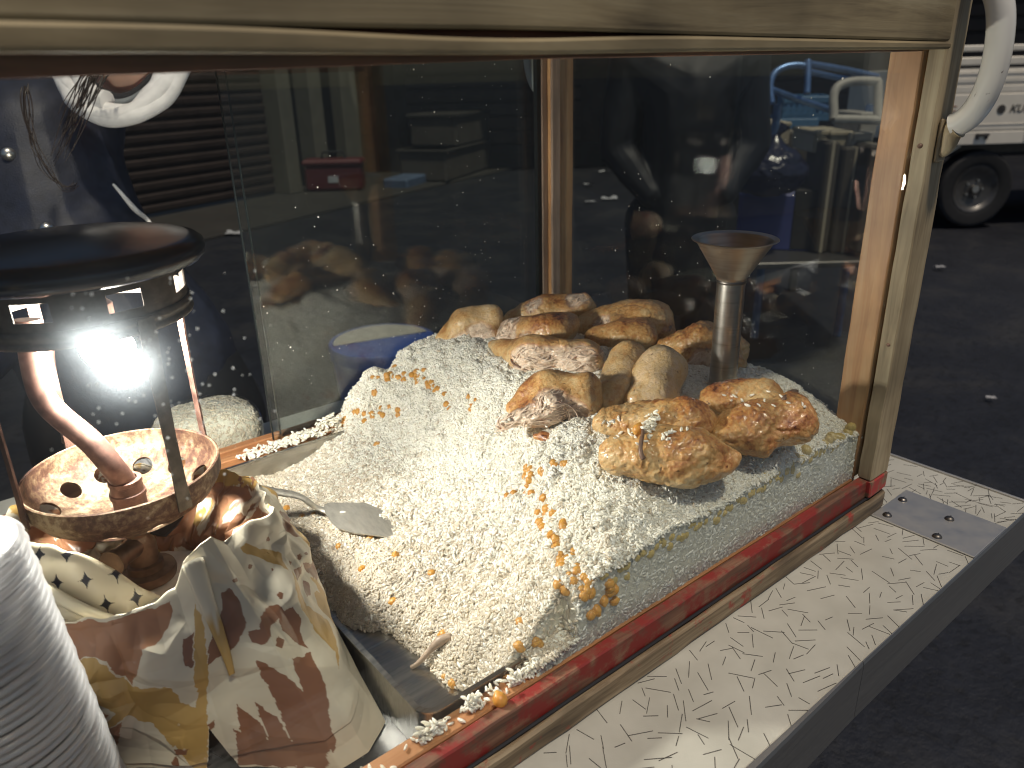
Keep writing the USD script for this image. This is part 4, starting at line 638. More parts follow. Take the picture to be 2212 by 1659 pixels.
def surface_nets(f, lo, hi, h):
    n = np.ceil((hi - lo) / h).astype(int) + 1; ax = [lo[i] + h * np.arange(n[i]) for i in range(3)]; X = np.stack(np.meshgrid(*ax, indexing='ij'), -1); S = f(X.reshape(-1, 3)).reshape(n); ins = S < 0
    acc = np.zeros((*(n - 1), 3)); cnt = np.zeros(n - 1)
    offs = [(a, b) for a in np.ndindex(2, 2, 2) for b in np.ndindex(2, 2, 2) if sum(b) == sum(a) + 1 and all(y >= x for x, y in zip(a, b))]
    sub = lambda o: tuple(slice(o[i], n[i] - 1 + o[i]) for i in range(3))
    for a, b in offs:
        sa, sb = S[sub(a)], S[sub(b)]; cr = (sa < 0) != (sb < 0); t = np.where(cr, sa / np.where(cr, sa - sb, 1), 0); a_, b_ = np.array(a), np.array(b)
        acc += np.where(cr[..., None], a_ + t[..., None] * (b_ - a_), 0); cnt += cr
    act = cnt > 0; idx = -np.ones(n - 1, int); idx[act] = np.arange(act.sum()); cell = np.argwhere(act); V = lo + h * (cell + acc[act] / cnt[act][:, None]); F_ = []
    for d in range(3):
        e1, e2 = [(1, 2), (2, 0), (0, 1)][d]; s0 = [slice(1, n[i] - 1) for i in range(3)]; s0[d] = slice(0, n[d] - 1); s1 = list(s0); s1[d] = slice(1, n[d])
        A_, B_ = ins[tuple(s0)], ins[tuple(s1)]; q = np.argwhere(A_ != B_); base = q + np.array([0 if i == d else 1 for i in range(3)]); fl = A_[tuple(q.T)]
        def at_(o1, o2):
            p = base.copy(); p[:, e1] -= o1; p[:, e2] -= o2; return idx[tuple(p.T)]
        Q = np.c_[at_(1, 1), at_(0, 1), at_(0, 0), at_(1, 0)]; Q[~fl] = Q[~fl][:, ::-1]; F_.append(Q)
    Q = np.vstack(F_); return V, np.vstack([Q[:, [0, 1, 2]], Q[:, [0, 2, 3]]])
def chicken(label, lobes, tone=0.5, meat=(), flat=0.8, kk=0.005, fib=(1, 0, 0), rag=0.5, crisp=0.5, seed=0, fat=1.0, name='chicken_piece'):
    L = [(fp(a[0], a[1], a[2]), a[3] * fat, fp(b[0], b[1], b[2]), b[3] * fat) for a, b in lobes]; c = np.mean([(l[0] + l[2]) / 2 for l in L], 0); sq = np.array([1, 1, 1 / flat])
    def sdf(P):
        ds = []
        for a, ra, b, rb in L:
            A_, B_, Q = (a - c) * sq, (b - c) * sq, P * sq; ab = B_ - A_; h = np.clip(((Q - A_) @ ab) / (ab @ ab), 0, 1); rr = ra + (rb - ra) * np.sin(h * np.pi / 2) ; ds.append(np.linalg.norm(Q - A_ - h[:, None] * ab, axis=1) - rr)
        ds = np.array(ds); return -kk * np.log(np.exp(-np.clip(ds / kk, -60, 60)).sum(0))
    lo = np.min([np.minimum(l[0] - l[1], l[2] - l[3]) for l in L], 0) - c - 0.008; hi = np.max([np.maximum(l[0] + l[1], l[2] + l[3]) for l in L], 0) - c + 0.008
    warp = lambda Q: sdf(Q + 0.010 * np.stack([fbm((Q + c + seed * 0.37) * 30, 2, 40 + i) - 0.5 for i in range(3)], -1))
    V, faces = surface_nets(warp, lo, hi, 0.00118)
    m = trimesh.Trimesh(V, faces, process=False); Nn = np.array(m.vertex_normals); W = V + c + seed * 0.37
    mk = np.zeros(len(V))
    for (u, v, z, r) in meat:
        d = np.linalg.norm((V + c - fp(u, v, z)) * (1, 1, 1), axis=1); mk = np.maximum(mk, 1 / (1 + np.exp((d - r + 0.012 * (fbm(W * 60, 3, 3) - 0.5)) / 0.0012)))
    f = np.asarray(fib, float); f /= np.linalg.norm(f); e2 = np.cross(f, (0.2, 0.1, 1)); e2 /= np.linalg.norm(e2); e3 = np.cross(f, e2); Wf = np.stack([W @ f * 22, W @ e2 * 190, W @ e3 * 190], -1)
    skin = 0.006 * (fbm(W * 20, 2, 31) - 0.5) - 0.0009 * np.exp(-((fbm(W * 20, 2, 33) - 0.5) / 0.022) ** 2) + 0.0026 * (fbm(W * 52, 2, 11) - 0.5) + 0.0030 * crisp * (np.abs(fbm(W * 120, 3, 12) - 0.5) * 2) ** 0.9 + 0.0012 * (fbm(np.stack([W @ f * 60, W @ e2 * 260, W @ e3 * 260], -1), 3, 15) - 0.5)
    skin = skin * (0.3 + 0.7 * min(crisp, 1))
    torn = 0.011 * rag * (fbm(Wf, 3, 13) - 0.5) + 0.010 * rag * (fbm(W * 75, 3, 14) - 0.5) - 0.003
    V2 = V + Nn * (skin * (1 - mk) + torn * mk)[:, None]
    tn = tone + 0.95 * (fbm(W * 30, 4, 20) - 0.5) + 7 * np.clip(skin, -0.006, 0.006) + 0.16 * (Nn[:, 2] - 0.3) + 0.10 * crisp * (fbm(W * 160, 2, 21) - 0.5)
    tn = np.where((mk > 0.15) & (mk < 0.75), tn + 0.22, tn)
    x = thing(name, label, 'chicken', 'roast chicken pieces on the rice', loc=c)
    m = trimesh.Trimesh(V2 + c, faces, process=False); obj('meat_and_skin', m, 'chicken', x, smooth=True, vcol={'tone': np.clip(tn, 0.02, 1), 'meat': np.clip(mk, 0, 1)}, loc=c)
    if meat and rag > 0.3:
        g = np.random.default_rng(seed + 300); up = np.flatnonzero((mk > 0.6) & (Nn @ ((C - c) / np.linalg.norm(C - c)) > 0.05)); fb = []
        for i in g.choice(up, min(len(up), int(46 * rag * len(meat) ** 0.5)), replace=False):
            Lf, d = g.uniform(0.008, 0.022), f + 0.28 * g.normal(size=3); nn = Nn[i]; d = d - nn * (d @ nn); d /= np.linalg.norm(d); sd_ = np.cross(nn, d) * g.normal(0, 0.0022); t5 = np.linspace(-0.5, 0.5, 6)
            Pq = V2[i] + c + np.outer(t5 * Lf, d) + np.outer(0.0005 - 4.0 * (t5 ** 2) * g.uniform(-0.0008, 0.0022), nn) + np.outer(4 * t5 ** 2, sd_); fb.append(tube(Pq, np.array([0.25, 0.8, 1, 1, 0.75, 0.2]) * g.uniform(0.0005, 0.0012), 6, flat=(nn, 0.6)))
        if fb: obj('torn_fibres', cat_(fb), 'meat_strand', x, smooth=True, loc=c)
    return x, m, c
def strands(x, c, lines, r=0.0006, matn='meat_strand'):
    for ln_ in lines: obj('torn_strand', tube(smoothline(ln_, 14), np.r_[np.linspace(r * 0.7, r, 7), np.linspace(r, r * 0.4, 7)], 6), matn, x, smooth=True, loc=c)
HP = 0.136
A_, mA, cA = chicken('crisp golden chicken breast with rice grains and a thin bone on top, nearest the front', [((1345, 985, .142, .0155), (1490, 982, .145, .0245)), ((1312, 912, .142, .0135), (1478, 912, .147, .0225)), ((1500, 985, .14, .022), (1535, 990, .138, .020))], 0.50, crisp=1.0, flat=0.82, kk=0.0035, seed=1, fat=1.10)
B_, mB, cB = chicken('golden two-lobed chicken breast beside the steel funnel, nearest the corner post', [((1560, 872, .143, .020), (1640, 862, .150, .020)), ((1590, 925, .142, .018), (1700, 905, .146, .027)), ((1560, 945, .14, .010), (1640, 950, .138, .013))], 0.60, crisp=0.9, flat=0.85, kk=0.0035, seed=2, fat=1.06)
chicken('smooth pale chicken piece with green-gold tint, left one of the pale pair', [((1325, 850, .140, .017), (1358, 778, .156, .021)), ((1310, 870, .136, .012), (1330, 840, .14, .016))], 0.24, crisp=0.3, flat=0.92, seed=3, fib=(0.62, 0.78, 0))
chicken('smooth pale rounded chicken piece with wet sheen, right one of the pale pair', [((1395, 850, .140, .021), (1428, 800, .156, .026)), ((1385, 868, .136, .016), (1420, 850, .143, .021))], 0.22, crisp=0.3, flat=0.92, seed=4, fib=(0.62, 0.78, 0))
D_, mD, cD = chicken('torn chicken breast with orange skin and fanned white fibres, at the edge of the hollow', [((1108, 882, .133, .007), (1185, 838, .150, .017)), ((1185, 836, .150, .016), (1265, 842, .150, .018)), ((1090, 915, .128, .007), (1185, 880, .141, .016)), ((1185, 882, .140, .015), (1262, 872, .140, .017))], 0.50, meat=((1150, 905, .138, .019), (1190, 878, .148, .021), (1220, 890, .140, .017), (1110, 915, .13, .016), (1240, 895, .138, .014)), crisp=0.4, flat=0.9, rag=0.75, seed=5, fib=(0.95, -0.05, 0.2))
E_, mE, cE = chicken('shredded pale chicken piece showing torn flesh, behind the torn breast', [((1072, 752, .132, .007), (1150, 768, .142, .017)), ((1150, 768, .142, .018), (1262, 776, .142, .018))], 0.34, meat=((1130, 785, .142, .022), (1190, 780, .15, .023), (1250, 785, .145, .022), (1290, 780, .14, .014)), crisp=0.5, flat=0.85, rag=1.0, seed=6, fat=1.36, fib=(0.9, -0.4, 0.1))
chicken('browned chicken piece with frayed white edge, above the shredded piece', [((1092, 730, .134, .013), (1190, 712, .150, .019)), ((1110, 715, .14, .014), (1220, 708, .148, .015))], 0.55, meat=((1085, 715, .145, .024), (1130, 745, .140, .016)), flat=0.85, rag=0.8, seed=7, fat=1.36)
chicken('pale curled chicken wing piece, farthest left beside the back glass', [((955, 728, .126, .006), (1005, 700, .144, .014)), ((1005, 700, .144, .014), (1058, 690, .148, .015)), ((985, 738, .124, .010), (1060, 735, .128, .012))], 0.36, meat=((1040, 728, .134, .018), (1000, 742, .125, .014)), flat=0.95, rag=0.4, crisp=0.3, seed=8, fat=1.36)
chicken('brown chicken piece in front of the back corner post', [((1115, 690, .134, .012), (1180, 668, .148, .015)), ((1170, 672, .148, .014), (1250, 668, .150, .017))], 0.56, meat=((1245, 648, .165, .014), (1150, 655, .16, .012)), flat=0.9, seed=9, fat=1.36)
chicken('large browned chicken thigh between the back corner and the funnel', [((1275, 705, .135, .014), (1400, 692, .150, .022)), ((1290, 738, .136, .013), (1375, 730, .142, .018)), ((1340, 715, .14, .016), (1420, 715, .14, .016))], 0.46, meat=((1425, 715, .14, .016), (1290, 700, .15, .016)), flat=0.9, kk=0.003, seed=10, fat=1.36, crisp=0.6)
chicken('golden chicken leg half hidden behind the steel funnel', [((1445, 755, .134, .014), (1520, 735, .148, .022)), ((1520, 740, .145, .021), (1575, 752, .140, .020)), ((1500, 780, .130, .014), (1570, 785, .132, .018))], 0.58, meat=((1520, 785, .135, .018),), flat=0.95, seed=11, crisp=0.9)
K_, mK, cK = chicken('small dark scrap of chicken skin and bone below the torn breast', [((1160, 938, .118, .005), (1225, 946, .120, .006)), ((1175, 930, .122, .005), (1212, 952, .118, .006))], 0.85, meat=((1215, 940, .125, .006),), flat=0.7, rag=0.8, seed=12, kk=0.002)
strands(D_, cD, [[on_mesh(mD, 1225, 872, .001), on_mesh(mD, 1240, 890, .004), fp(1250, 915, .128), fp(1247, 930, .122)], [on_mesh(mD, 1222, 880, .001), on_mesh(mD, 1232, 900, .004), fp(1236, 922, .124), fp(1252, 935, .12)], [on_mesh(mD, 1218, 884, .001), fp(1228, 905, .132), fp(1230, 928, .122)], [on_mesh(mD, 1240, 882, .001), fp(1258, 905, .13), fp(1256, 922, .124)]])
strands(E_, cE, [[fp(1103, 773, .140), fp(1122, 793, .136), fp(1172, 802, .130), fp(1200, 803, .128)]], 0.0014, 'dark_bone')
strands(B_, cB, [[on_mesh(mB, 1690, 858, 0), fp(1710, 850, .16), fp(1722, 845, .152)]], 0.004, 'dark_bone')
def bone(label, pts, rad, matn): P = np.array(pts); t = obj('bone_shaft', tube(smoothline(P, 20), np.interp(np.linspace(0, 1, 20), np.linspace(0, 1, len(rad)), rad), 12), matn, thing('chicken_bone', label, 'bone', loc=P.mean(0)), smooth=True, loc=P.mean(0)); return t
b0 = on_heap(888, 1444); b1 = on_heap(966, 1389)
if b0 is not None and b1 is not None: bone('small grey-brown drumstick bone lying at the front edge of the rice', [b0 + EZ * .001, (b0 + b1) / 2 + EZ * .004, b1 + EZ * .005, b1 + EZ * .0055 + ER * .004], (0.0018, 0.0022, 0.0024, 0.0042, 0.0030), 'bone')
bone('thin curved dark bone lying on the nearest golden chicken breast', [on_mesh(mA, 1391, 931, .003), on_mesh(mA, 1384, 955, .0035), on_mesh(mA, 1381, 975, .003), on_mesh(mA, 1386, 994, .002)], (0.0014, 0.0017, 0.0017, 0.0022), 'dark_bone')
# chickpeas
PEA = trimesh.creation.icosphere(3, 1.0); v_ = np.array(PEA.vertices); rr_ = 1 - 0.10 * np.exp(-((v_[:, 1]) ** 2) / 0.02) * (v_[:, 0] < 0.4) + 0.22 * np.exp(-((v_ - (1, 0, 0)) ** 2).sum(1) / 0.10); PEA.vertices = v_ * rr_[:, None] * (1.05, 0.95, 0.95)
def pea(P, label, group, r=0.0052, m='chickpea', seed=0):
    q = PEA.copy(); g_ = np.random.default_rng(seed); q.apply_transform(trimesh.transformations.random_rotation_matrix(g_.random(3))); q.vertices = q.vertices * r * g_.uniform(0.9, 1.12) + P
    tag(obj("chickpea", trimesh.Trimesh(q.vertices - P, q.faces, process=False), m, smooth=True), label, 'chickpea', group)
    UsdGeom.Xformable(stage.GetPrimAtPath(LAST[0])).AddTranslateOp().Set(Gf.Vec3d(*map(float, P)))
LAST = ['']
_num = numbered
def numbered(name, parent='/World'):
    LAST[0] = _num(name, parent); return LAST[0]
def o2(cx, cy, ox, oy): return ox + cx / 3, oy + cy / 3
groups = [
 ('chickpea in the row along the far crest of the rice near the blue bucket', 'chickpeas on the far crest', [o2(x, y, 737, 553) for x, y in ((350, 725), (320, 765), (298, 772), (235, 790), (335, 785), (370, 787), (415, 797), (460, 772), (488, 752), (490, 790), (515, 778), (540, 800), (560, 825), (575, 850), (600, 846), (612, 880), (640, 865))], 0.0052),
 ('chickpea scattered on the slope below the far crest', 'chickpeas below the far crest', [o2(x, y, 737, 553) for x, y in ((215, 895), (90, 1010), (155, 1025), (200, 1020), (270, 1035), (315, 980), (370, 1000), (30, 1055), (685, 962))], 0.0052),
 ('chickpea in the small cluster beside the orange-skinned torn breast', 'chickpeas beside the torn breast', [o2(x, y, 737, 553) for x, y in ((825, 915), (875, 935), (850, 970), (842, 998))], 0.0048),
 ('chickpea in the orange seam running down the cut edge of the rice', 'chickpeas in the cut seam', [o2(x, y, 737, 553) for x, y in ((1215, 1390), (1242, 1396), (1300, 1395), (1240, 1540), (1315, 1572), (1222, 1450), (1200, 1430), (1380, 1345), (1465, 1350), (1120, 1540), (1335, 1640))] + [o2(x, y, 737, 1106) for x, y in ((1335, 15), (1300, 80), (1312, 104), (1370, 150), (1400, 190), (1392, 232), (1440, 100), (1420, 310), (1445, 332), (1500, 290), (1470, 302), (1425, 345), (1455, 505), (1605, 455), (1570, 540), (1740, 490), (1700, 570), (1615, 665), (1760, 500), (1612, 522), (1480, 420), (1530, 385))], 0.0052),
 ('chickpea lying in the hollow near the steel spatula', 'chickpeas near the spatula', [(652, 1118), (679, 1113), (799, 1162), (733, 1181), (855, 1201), (784, 1231), (934, 1241), (852, 1300), (815, 960), (620, 1100)], 0.0052),
 ('chickpea on the smooth rice near the front glass', 'chickpeas near the front glass', [o2(x, y, 737, 1106) for x, y in ((665, 795), (1165, 715), (1160, 870), (1255, 840), (1275, 860), (680, 1070), (725, 1110), (1060, 1075))], 0.0052)]
sd = 0
for lab, gr, pxs, r in groups:
    for u, v in pxs:
        P = on_heap(u, v)
        if P is None: continue
        sd += 1; pea(P - EZ * 0.0002, lab, gr, r * 0.84, seed=sd)
        if 'seam' in lab or 'crest' in lab:
            j_ = np.random.default_rng(900 + sd).normal(0, 9, 2); P = on_heap(u + j_[0], v + j_[1])
            if P is not None: pea(P - EZ * 0.0006, lab, gr, r * 0.82, seed=sd + 2000)
pea(at(1080, 1512, 2, 0.045), 'single chickpea resting on the orange inner rail at the front glass', None, 0.0054, seed=400)
pea(on_mesh(mA, 1378, 929, .003), 'single chickpea caught on the nearest golden chicken breast', None, 0.0046, seed=401)
r_ = np.random.default_rng(21)
for k in range(72):
    x = -0.405 + 0.365 * k / 72 + r_.normal(0, 0.002); z = 0.0885 + 0.010 * (x + 0.4) / 0.36 + r_.normal(0, 0.0042)
    pea(np.array([x, HY0 + 0.0040, z]), 'pale chickpea squeezed against the front glass in the dark layer of the rice', 'chickpeas pressed against the front glass', 0.0050, 'chickpea_pale', seed=500 + k)
# steel funnel
fb = at(1560, 835, 2, 0.132)
fz = np.array([fb[0], fb[1], 0.0]); fn_ = thing('steel_funnel', 'stainless steel funnel with a long straight tube standing in the rice', 'funnel', loc=fz)
obj('tube', lathe([(0.0138, 0.09), (0.0138, 0.2465), (0.0128, 0.2465), (0.0128, 0.09)], 48, fz), 'steel', fn_, smooth=30, loc=fz)
obj('cone', lathe([(0.0142, 0.2435), (0.0146, 0.2475), (0.016, 0.250), (0.0365, 0.2835), (0.0405, 0.2852), (0.0412, 0.2860), (0.0405, 0.2866), (0.0358, 0.2850), (0.0152, 0.2515), (0.0128, 0.248)], 64, fz), 'funnel_steel', fn_, smooth=25, loc=fz)
obj('weld_seam', lathe([(0.0143, 0.2432), (0.0150, 0.2442), (0.0149, 0.2456), (0.0143, 0.2466)], 40, fz), 'screw_steel', fn_, smooth=True, loc=fz)
# spatula
def c7(x, y): return (900 + x * 0.452) * 0.5486, (1600 + y * 0.452) * 0.5486
bp = np.array([at(*c7(x, y), 2, 0.0375) for x, y in ((832, 902), (845, 872), (880, 858), (960, 860), (1190, 858), (1340, 905), (1480, 990), (1500, 1045), (1430, 1092), (1300, 1096), (1100, 1100), (960, 1076), (900, 1022), (848, 945))])
from shapely.geometry import Polygon
pg = Polygon(bp[:, :2]).buffer(0.0015).buffer(-0.001); bl = trimesh.creation.extrude_polygon(pg, 0.0013, engine='earcut'); cb_ = bp.mean(0); m_ = mani(bl).refine_to_length(0.006).to_mesh(); Vb = np.array(m_.vert_properties[:, :3], float)
dd = np.linalg.norm(Vb[:, :2] - bp[0, :2], axis=1); Vb[:, 2] += 0.0388 - 0.0085 * np.clip((dd - 0.035) / 0.05, 0, 1) ** 1.5
spt = thing('spatula', 'flat steel serving spatula half buried in the hollow of the rice', 'spatula', loc=cb_)
obj('blade', trimesh.Trimesh(Vb, m_.tri_verts), 'spatula_steel', spt, smooth=30, loc=cb_)
hpts = [at(*c7(x, y), 2, z) for x, y, z in ((860, 912, .0378), (825, 902, .0385), (760, 878, .042), (700, 838, .049), (650, 800, .0545), (590, 776, .058), (480, 755, .062), (350, 733, .067), (220, 712, .073), (90, 695, .079))]
obj('handle', tube(smoothline(hpts, 46), np.interp(np.linspace(0, 1, 46), (0, .08, .3, .45, 1), (.0045, .0036, .0036, .0052, .0062)), 12, flat=((0, 0, 1), 0.5)), 'spatula_steel', spt, smooth=50, loc=cb_)
# spilled grains: on the rails, on the chicken, on the spatula
r_ = np.random.default_rng(8); sp = []
for _ in range(420):
    x = -0.508 + 0.125 * r_.random() ** 0.75; t = (x + 0.508) / 0.125; sp.append((x, r_.uniform(0.476, 0.499), 0.0462 + r_.random() * (0.001 + 0.012 * t * noise(np.array([x * 90, 0, 0.]), 2) * 1.6)))
for _ in range(26): sp.append((r_.uniform(-0.66, -0.45), 0.0185 + 0.015 * r_.random(), 0.041 + 0.0015 * r_.random()))
for cx_, n_ in ((-0.503, 16), (-0.487, 30), (-0.519, 34), (-0.5235, 22), (-0.552, 30), (-0.561, 34), (-0.470, 30), (-0.478, 20)):
    for _ in range(n_): sp.append((cx_ + r_.normal(0, 0.0028), 0.0225 + abs(r_.normal(0, 0.0032)), 0.0415 + abs(r_.normal(0, 0.0042))))
for _ in range(40): sp.append((r_.uniform(-0.64, -0.555), r_.uniform(0.05, 0.16), 0.0012))
for u, v in ((741, 1105),): sp.append(at(u, v, 2, 0.0408))
for u, v, n_ in ((1395, 925, 16), (1410, 905, 26), (1405, 918, 20), (1440, 930, 4), (1450, 925, 4), (1300, 905, 2), (1322, 912, 2), (1330, 905, 3), (1330, 935, 3), (1375, 940, 3), (1402, 945, 3), (1440, 945, 3), (1475, 920, 2), (1360, 925, 3)):
    for _ in range(n_): sp.append(on_mesh(mA, u + r_.normal(0, 6), v + r_.normal(0, 5), 0.0008 + (0.006 * r_.random() if n_ > 10 else 0)))
for u, v in ((1575, 862), (1585, 850), (1600, 858), (1620, 850), (1660, 842), (1650, 858), (1672, 870), (1640, 868), (1560, 848), (1700, 865), (1612, 870), (1690, 852), (1735, 868), (1740, 872)): sp.append(on_mesh(mB, u, v, 0.0008))
for u, v in ((1095, 905), (1103, 900), (1085, 908), (1170, 880), (1230, 945), (1180, 940)): sp.append(on_mesh(mD, u, v, 0.001))
sp = np.array(sp); s_ = scatter(sp, np.tile((0, 0, 1.0), (len(sp), 1)), 0.35, 0.0008, 9)
instancer('spilled_rice', '/World', 'rice_white', *s_, label='loose grains of rice spilled on the rails, chicken and spatula', cat='rice grains', kind='stuff')

# ------------------------------------------------------------------ people
def lobe_ring(c, ax, up, rx, ry, a0, a1, r, n=40, sag=0.0, wob=0.0, seed=0, taper=1.0):
    t = np.linspace(a0, a1, n); P = c + np.outer(np.cos(t) * rx, ax) + np.outer(np.sin(t) * ry, up); N = np.cross(ax, up)
    P = P + np.outer(sag * np.cos((t - (a0 + a1) / 2)), N) + wob * (np.stack([noise(np.c_[t * 2.2, 0 * t, 0 * t], seed + i) for i in range(3)], 1) - 0.5)
    return tube(P, r * (1 + 0.25 * (noise(np.c_[t * 3, 0 * t + 5, 0 * t], seed) - 0.5)), 14)
nk = dep(308, 140, 1.27)
ORG = np.array([nk[0] - 0.10, nk[1] + 0.03, G])
se = thing('person', 'seller in navy snap-front jacket with white hood and banded collar, standing behind the glass case', 'person', loc=ORG)
TT = lambda u, v, k: dep(u, v, k)
J = {'pel': (TT(300, 800, 1.36), 0.150), 'wai': (TT(140, 560, 1.345), 0.130), 'che': (TT(85, 330, 1.335), 0.110), 'che2': (TT(-40, 300, 1.42), 0.110), 'nec': (nk + (0.0, 0.02, -0.01), 0.055), 'nec2': (nk + (0.015, -0.005, 0.09), 0.052), 'hed': (nk + (0.02, -0.02, 0.19), 0.088), 'jaw': (nk + (0.03, -0.065, 0.13), 0.052), 'crn': (nk + (0.01, 0.02, 0.23), 0.085),
     'shl': (TT(170, 215, 1.40), 0.055), 'shr': (TT(-120, 260, 1.46), 0.07), 'ell': (TT(60, 620, 1.26), 0.050), 'wrl': (TT(-60, 760, 1.10), 0.034), 'hal': (TT(-110, 790, 1.03), 0.034), 'elr': (TT(-260, 560, 1.45), 0.05), 'wrr': (TT(-330, 760, 1.25), 0.034), 'har': (TT(-350, 800, 1.17), 0.034)}
hx_ = J['pel'][0]
J.update({'hil': (hx_ + ER * 0.08 - EZ * 0.10, 0.115), 'hir': (hx_ - ER * 0.09 - EZ * 0.10, 0.11), 'knl': (np.array([hx_[0] + 0.06, hx_[1], G + 0.46]), 0.065), 'knr': (np.array([hx_[0] - 0.10, hx_[1], G + 0.46]), 0.065), 'anl': (np.array([hx_[0] + 0.06, hx_[1] + 0.05, G + 0.09]), 0.045), 'anr': (np.array([hx_[0] - 0.11, hx_[1] + 0.06, G + 0.09]), 0.045), 'tol': (np.array([hx_[0] + 0.07, hx_[1] - 0.09, G + 0.04]), 0.036), 'tor': (np.array([hx_[0] - 0.12, hx_[1] - 0.08, G + 0.04]), 0.036)})
J['thr'] = (nk - ED * 0.022 + EZ * 0.012, 0.066)
BN = [('nec', 'thr'), ('pel', 'wai'), ('wai', 'che'), ('wai', 'che2'), ('che', 'che2'), ('shl', 'nec'), ('che', 'shl'), ('nec', 'nec2'), ('nec2', 'hed'), ('hed', 'crn'), ('hed', 'jaw'), ('che', 'shl'), ('che2', 'shr'), ('shl', 'ell'), ('ell', 'wrl'), ('wrl', 'hal'), ('shr', 'elr'), ('elr', 'wrr'), ('wrr', 'har'), ('pel', 'hil'), ('pel', 'hir'), ('hil', 'knl'), ('knl', 'anl'), ('anl', 'tol'), ('hir', 'knr'), ('knr', 'anr'), ('anr', 'tor')]
obj('body', hull_chain(J, BN, 0.03, 6), 'skin', se, smooth=True, loc=ORG)
JJ = {k: (p, r + 0.022) for k, (p, r) in J.items()}
jm = hull_chain(JJ, [b for b in BN if not set(b) & {'thr', 'nec', 'nec2', 'hed', 'crn', 'jaw', 'hal', 'har', 'hil', 'hir', 'knl', 'knr', 'anl', 'anr', 'tol', 'tor'}], 0.014, 6)
jm.vertices += np.array(jm.vertex_normals) * (0.022 * (fbm(np.array(jm.vertices) * (9, 9, 14), 3, 2) - 0.5))[:, None]
obj('jacket', jm, 'jacket', se, smooth=True, loc=ORG)
obj('trousers', hull_chain({k: (p, r + 0.015) for k, (p, r) in J.items()}, [('pel', 'hil'), ('pel', 'hir'), ('hil', 'knl'), ('knl', 'anl'), ('hir', 'knr'), ('knr', 'anr')], 0.04, 5), 'trousers', se, smooth=True, loc=ORG)
ra, ru, rn = ER, np.array([0, 0, 1.0]) * 0.86 + ED * 0.5, ED * 0.86 - EZ * 0.5; fr = nk - ED * 0.075
PXM = 1.27 / F
hoodp = obj('hood', cat_([lobe_ring(fr + EZ * 0.012 - ED * 0.012 + ER * 0.004 * i, ra, ru, (108, 120, 130, 100)[i] * PXM, (116, 126, 134, 106)[i] * PXM, math.pi * (0.92, 0.92, 0.92, 0.9)[i], math.pi * (2.10, 2.10, 2.10, 1.42)[i], (0.0115, 0.0135, 0.0115, 0.015)[i], 60, 0.0, 0.009, 10 + i) for i in range(4)]), 'white_cloth', se, smooth=True, loc=ORG)
for i, (rx, ry, r, mm) in enumerate(((74, 80, 0.0085, 'black_knit'), (86, 93, 0.0085, 'grey_knit'), (97, 106, 0.009, 'black_knit'))):
    obj('collar_band', lobe_ring(fr + EZ * 0.004 - ED * (0.003 * i - 0.004), ra, ru, rx * PXM, ry * PXM, math.pi * 0.95, math.pi * 2.06, r, 48), mm, hoodp, smooth=True, loc=ORG)
def on_jacket(u, v): return on_mesh(jm, u, v)
for u, v in ((22, 338), (108, 490)):
    p = on_jacket(u, v); d = C - p; d /= np.linalg.norm(d); b_ = trimesh.creation.icosphere(3, 0.0105); b_.vertices = b_.vertices * (1 - 0.6 * np.abs(b_.vertices @ d / 0.0105)[:, None] * 0.5); b_.apply_translation(p + d * 0.004); obj('snap_button', b_, 'snap_metal', se, smooth=True, loc=ORG)
dl = [on_jacket(u, v) + (C - on_jacket(u, v)) * 0.02 for u, v in ((247, 395), (268, 420), (296, 450), (322, 470), (346, 490))]
obj('drawstring', tube(smoothline(dl, 20), np.interp(np.linspace(0, 1, 20), (0, .35, .7, 1), (0.0022, 0.0048, 0.0034, 0.0042)), 10), 'white_cloth', se, smooth=True, loc=ORG)
rh = np.random.default_rng(5); hs = []
for k in range(26):
    u0, v0 = 205 + rh.normal(0, 16), 150; L = rh.uniform(60, 210); pts_h = [dep(u0 - 0.45 * t * L + 10 * math.sin(t * 3 + k), v0 + t * L, 1.10 + 0.03 * rh.random() - 0.02 * t) for t in np.linspace(0, 1, 6)]; hs.append(tube(smoothline(pts_h, 16), np.linspace(0.0011, 0.0004, 16), 5))
for k in range(9):
    pts_h = [dep(u + rh.normal(0, 5), v + rh.normal(0, 4), 1.08 + 0.02 * rh.random()) for u, v in ((55, 190), (62, 260), (78, 320), (105, 370), (135, 400), (165, 395))]; hs.append(tube(smoothline(pts_h, 20), np.linspace(0.0010, 0.0003, 20), 5))
hc = trimesh.creation.icosphere(4, 0.108); hv = np.array(hc.vertices); hv += hv * (0.1 * (fbm(hv * 30, 3, 4) - 0.5))[:, None]; hc.vertices = hv * (1, 1, 1.05) + J['crn'][0] + (-0.005, 0.03, 0.0)
obj('hair', cat_([hc] + hs), 'hair', se, smooth=True, loc=ORG)
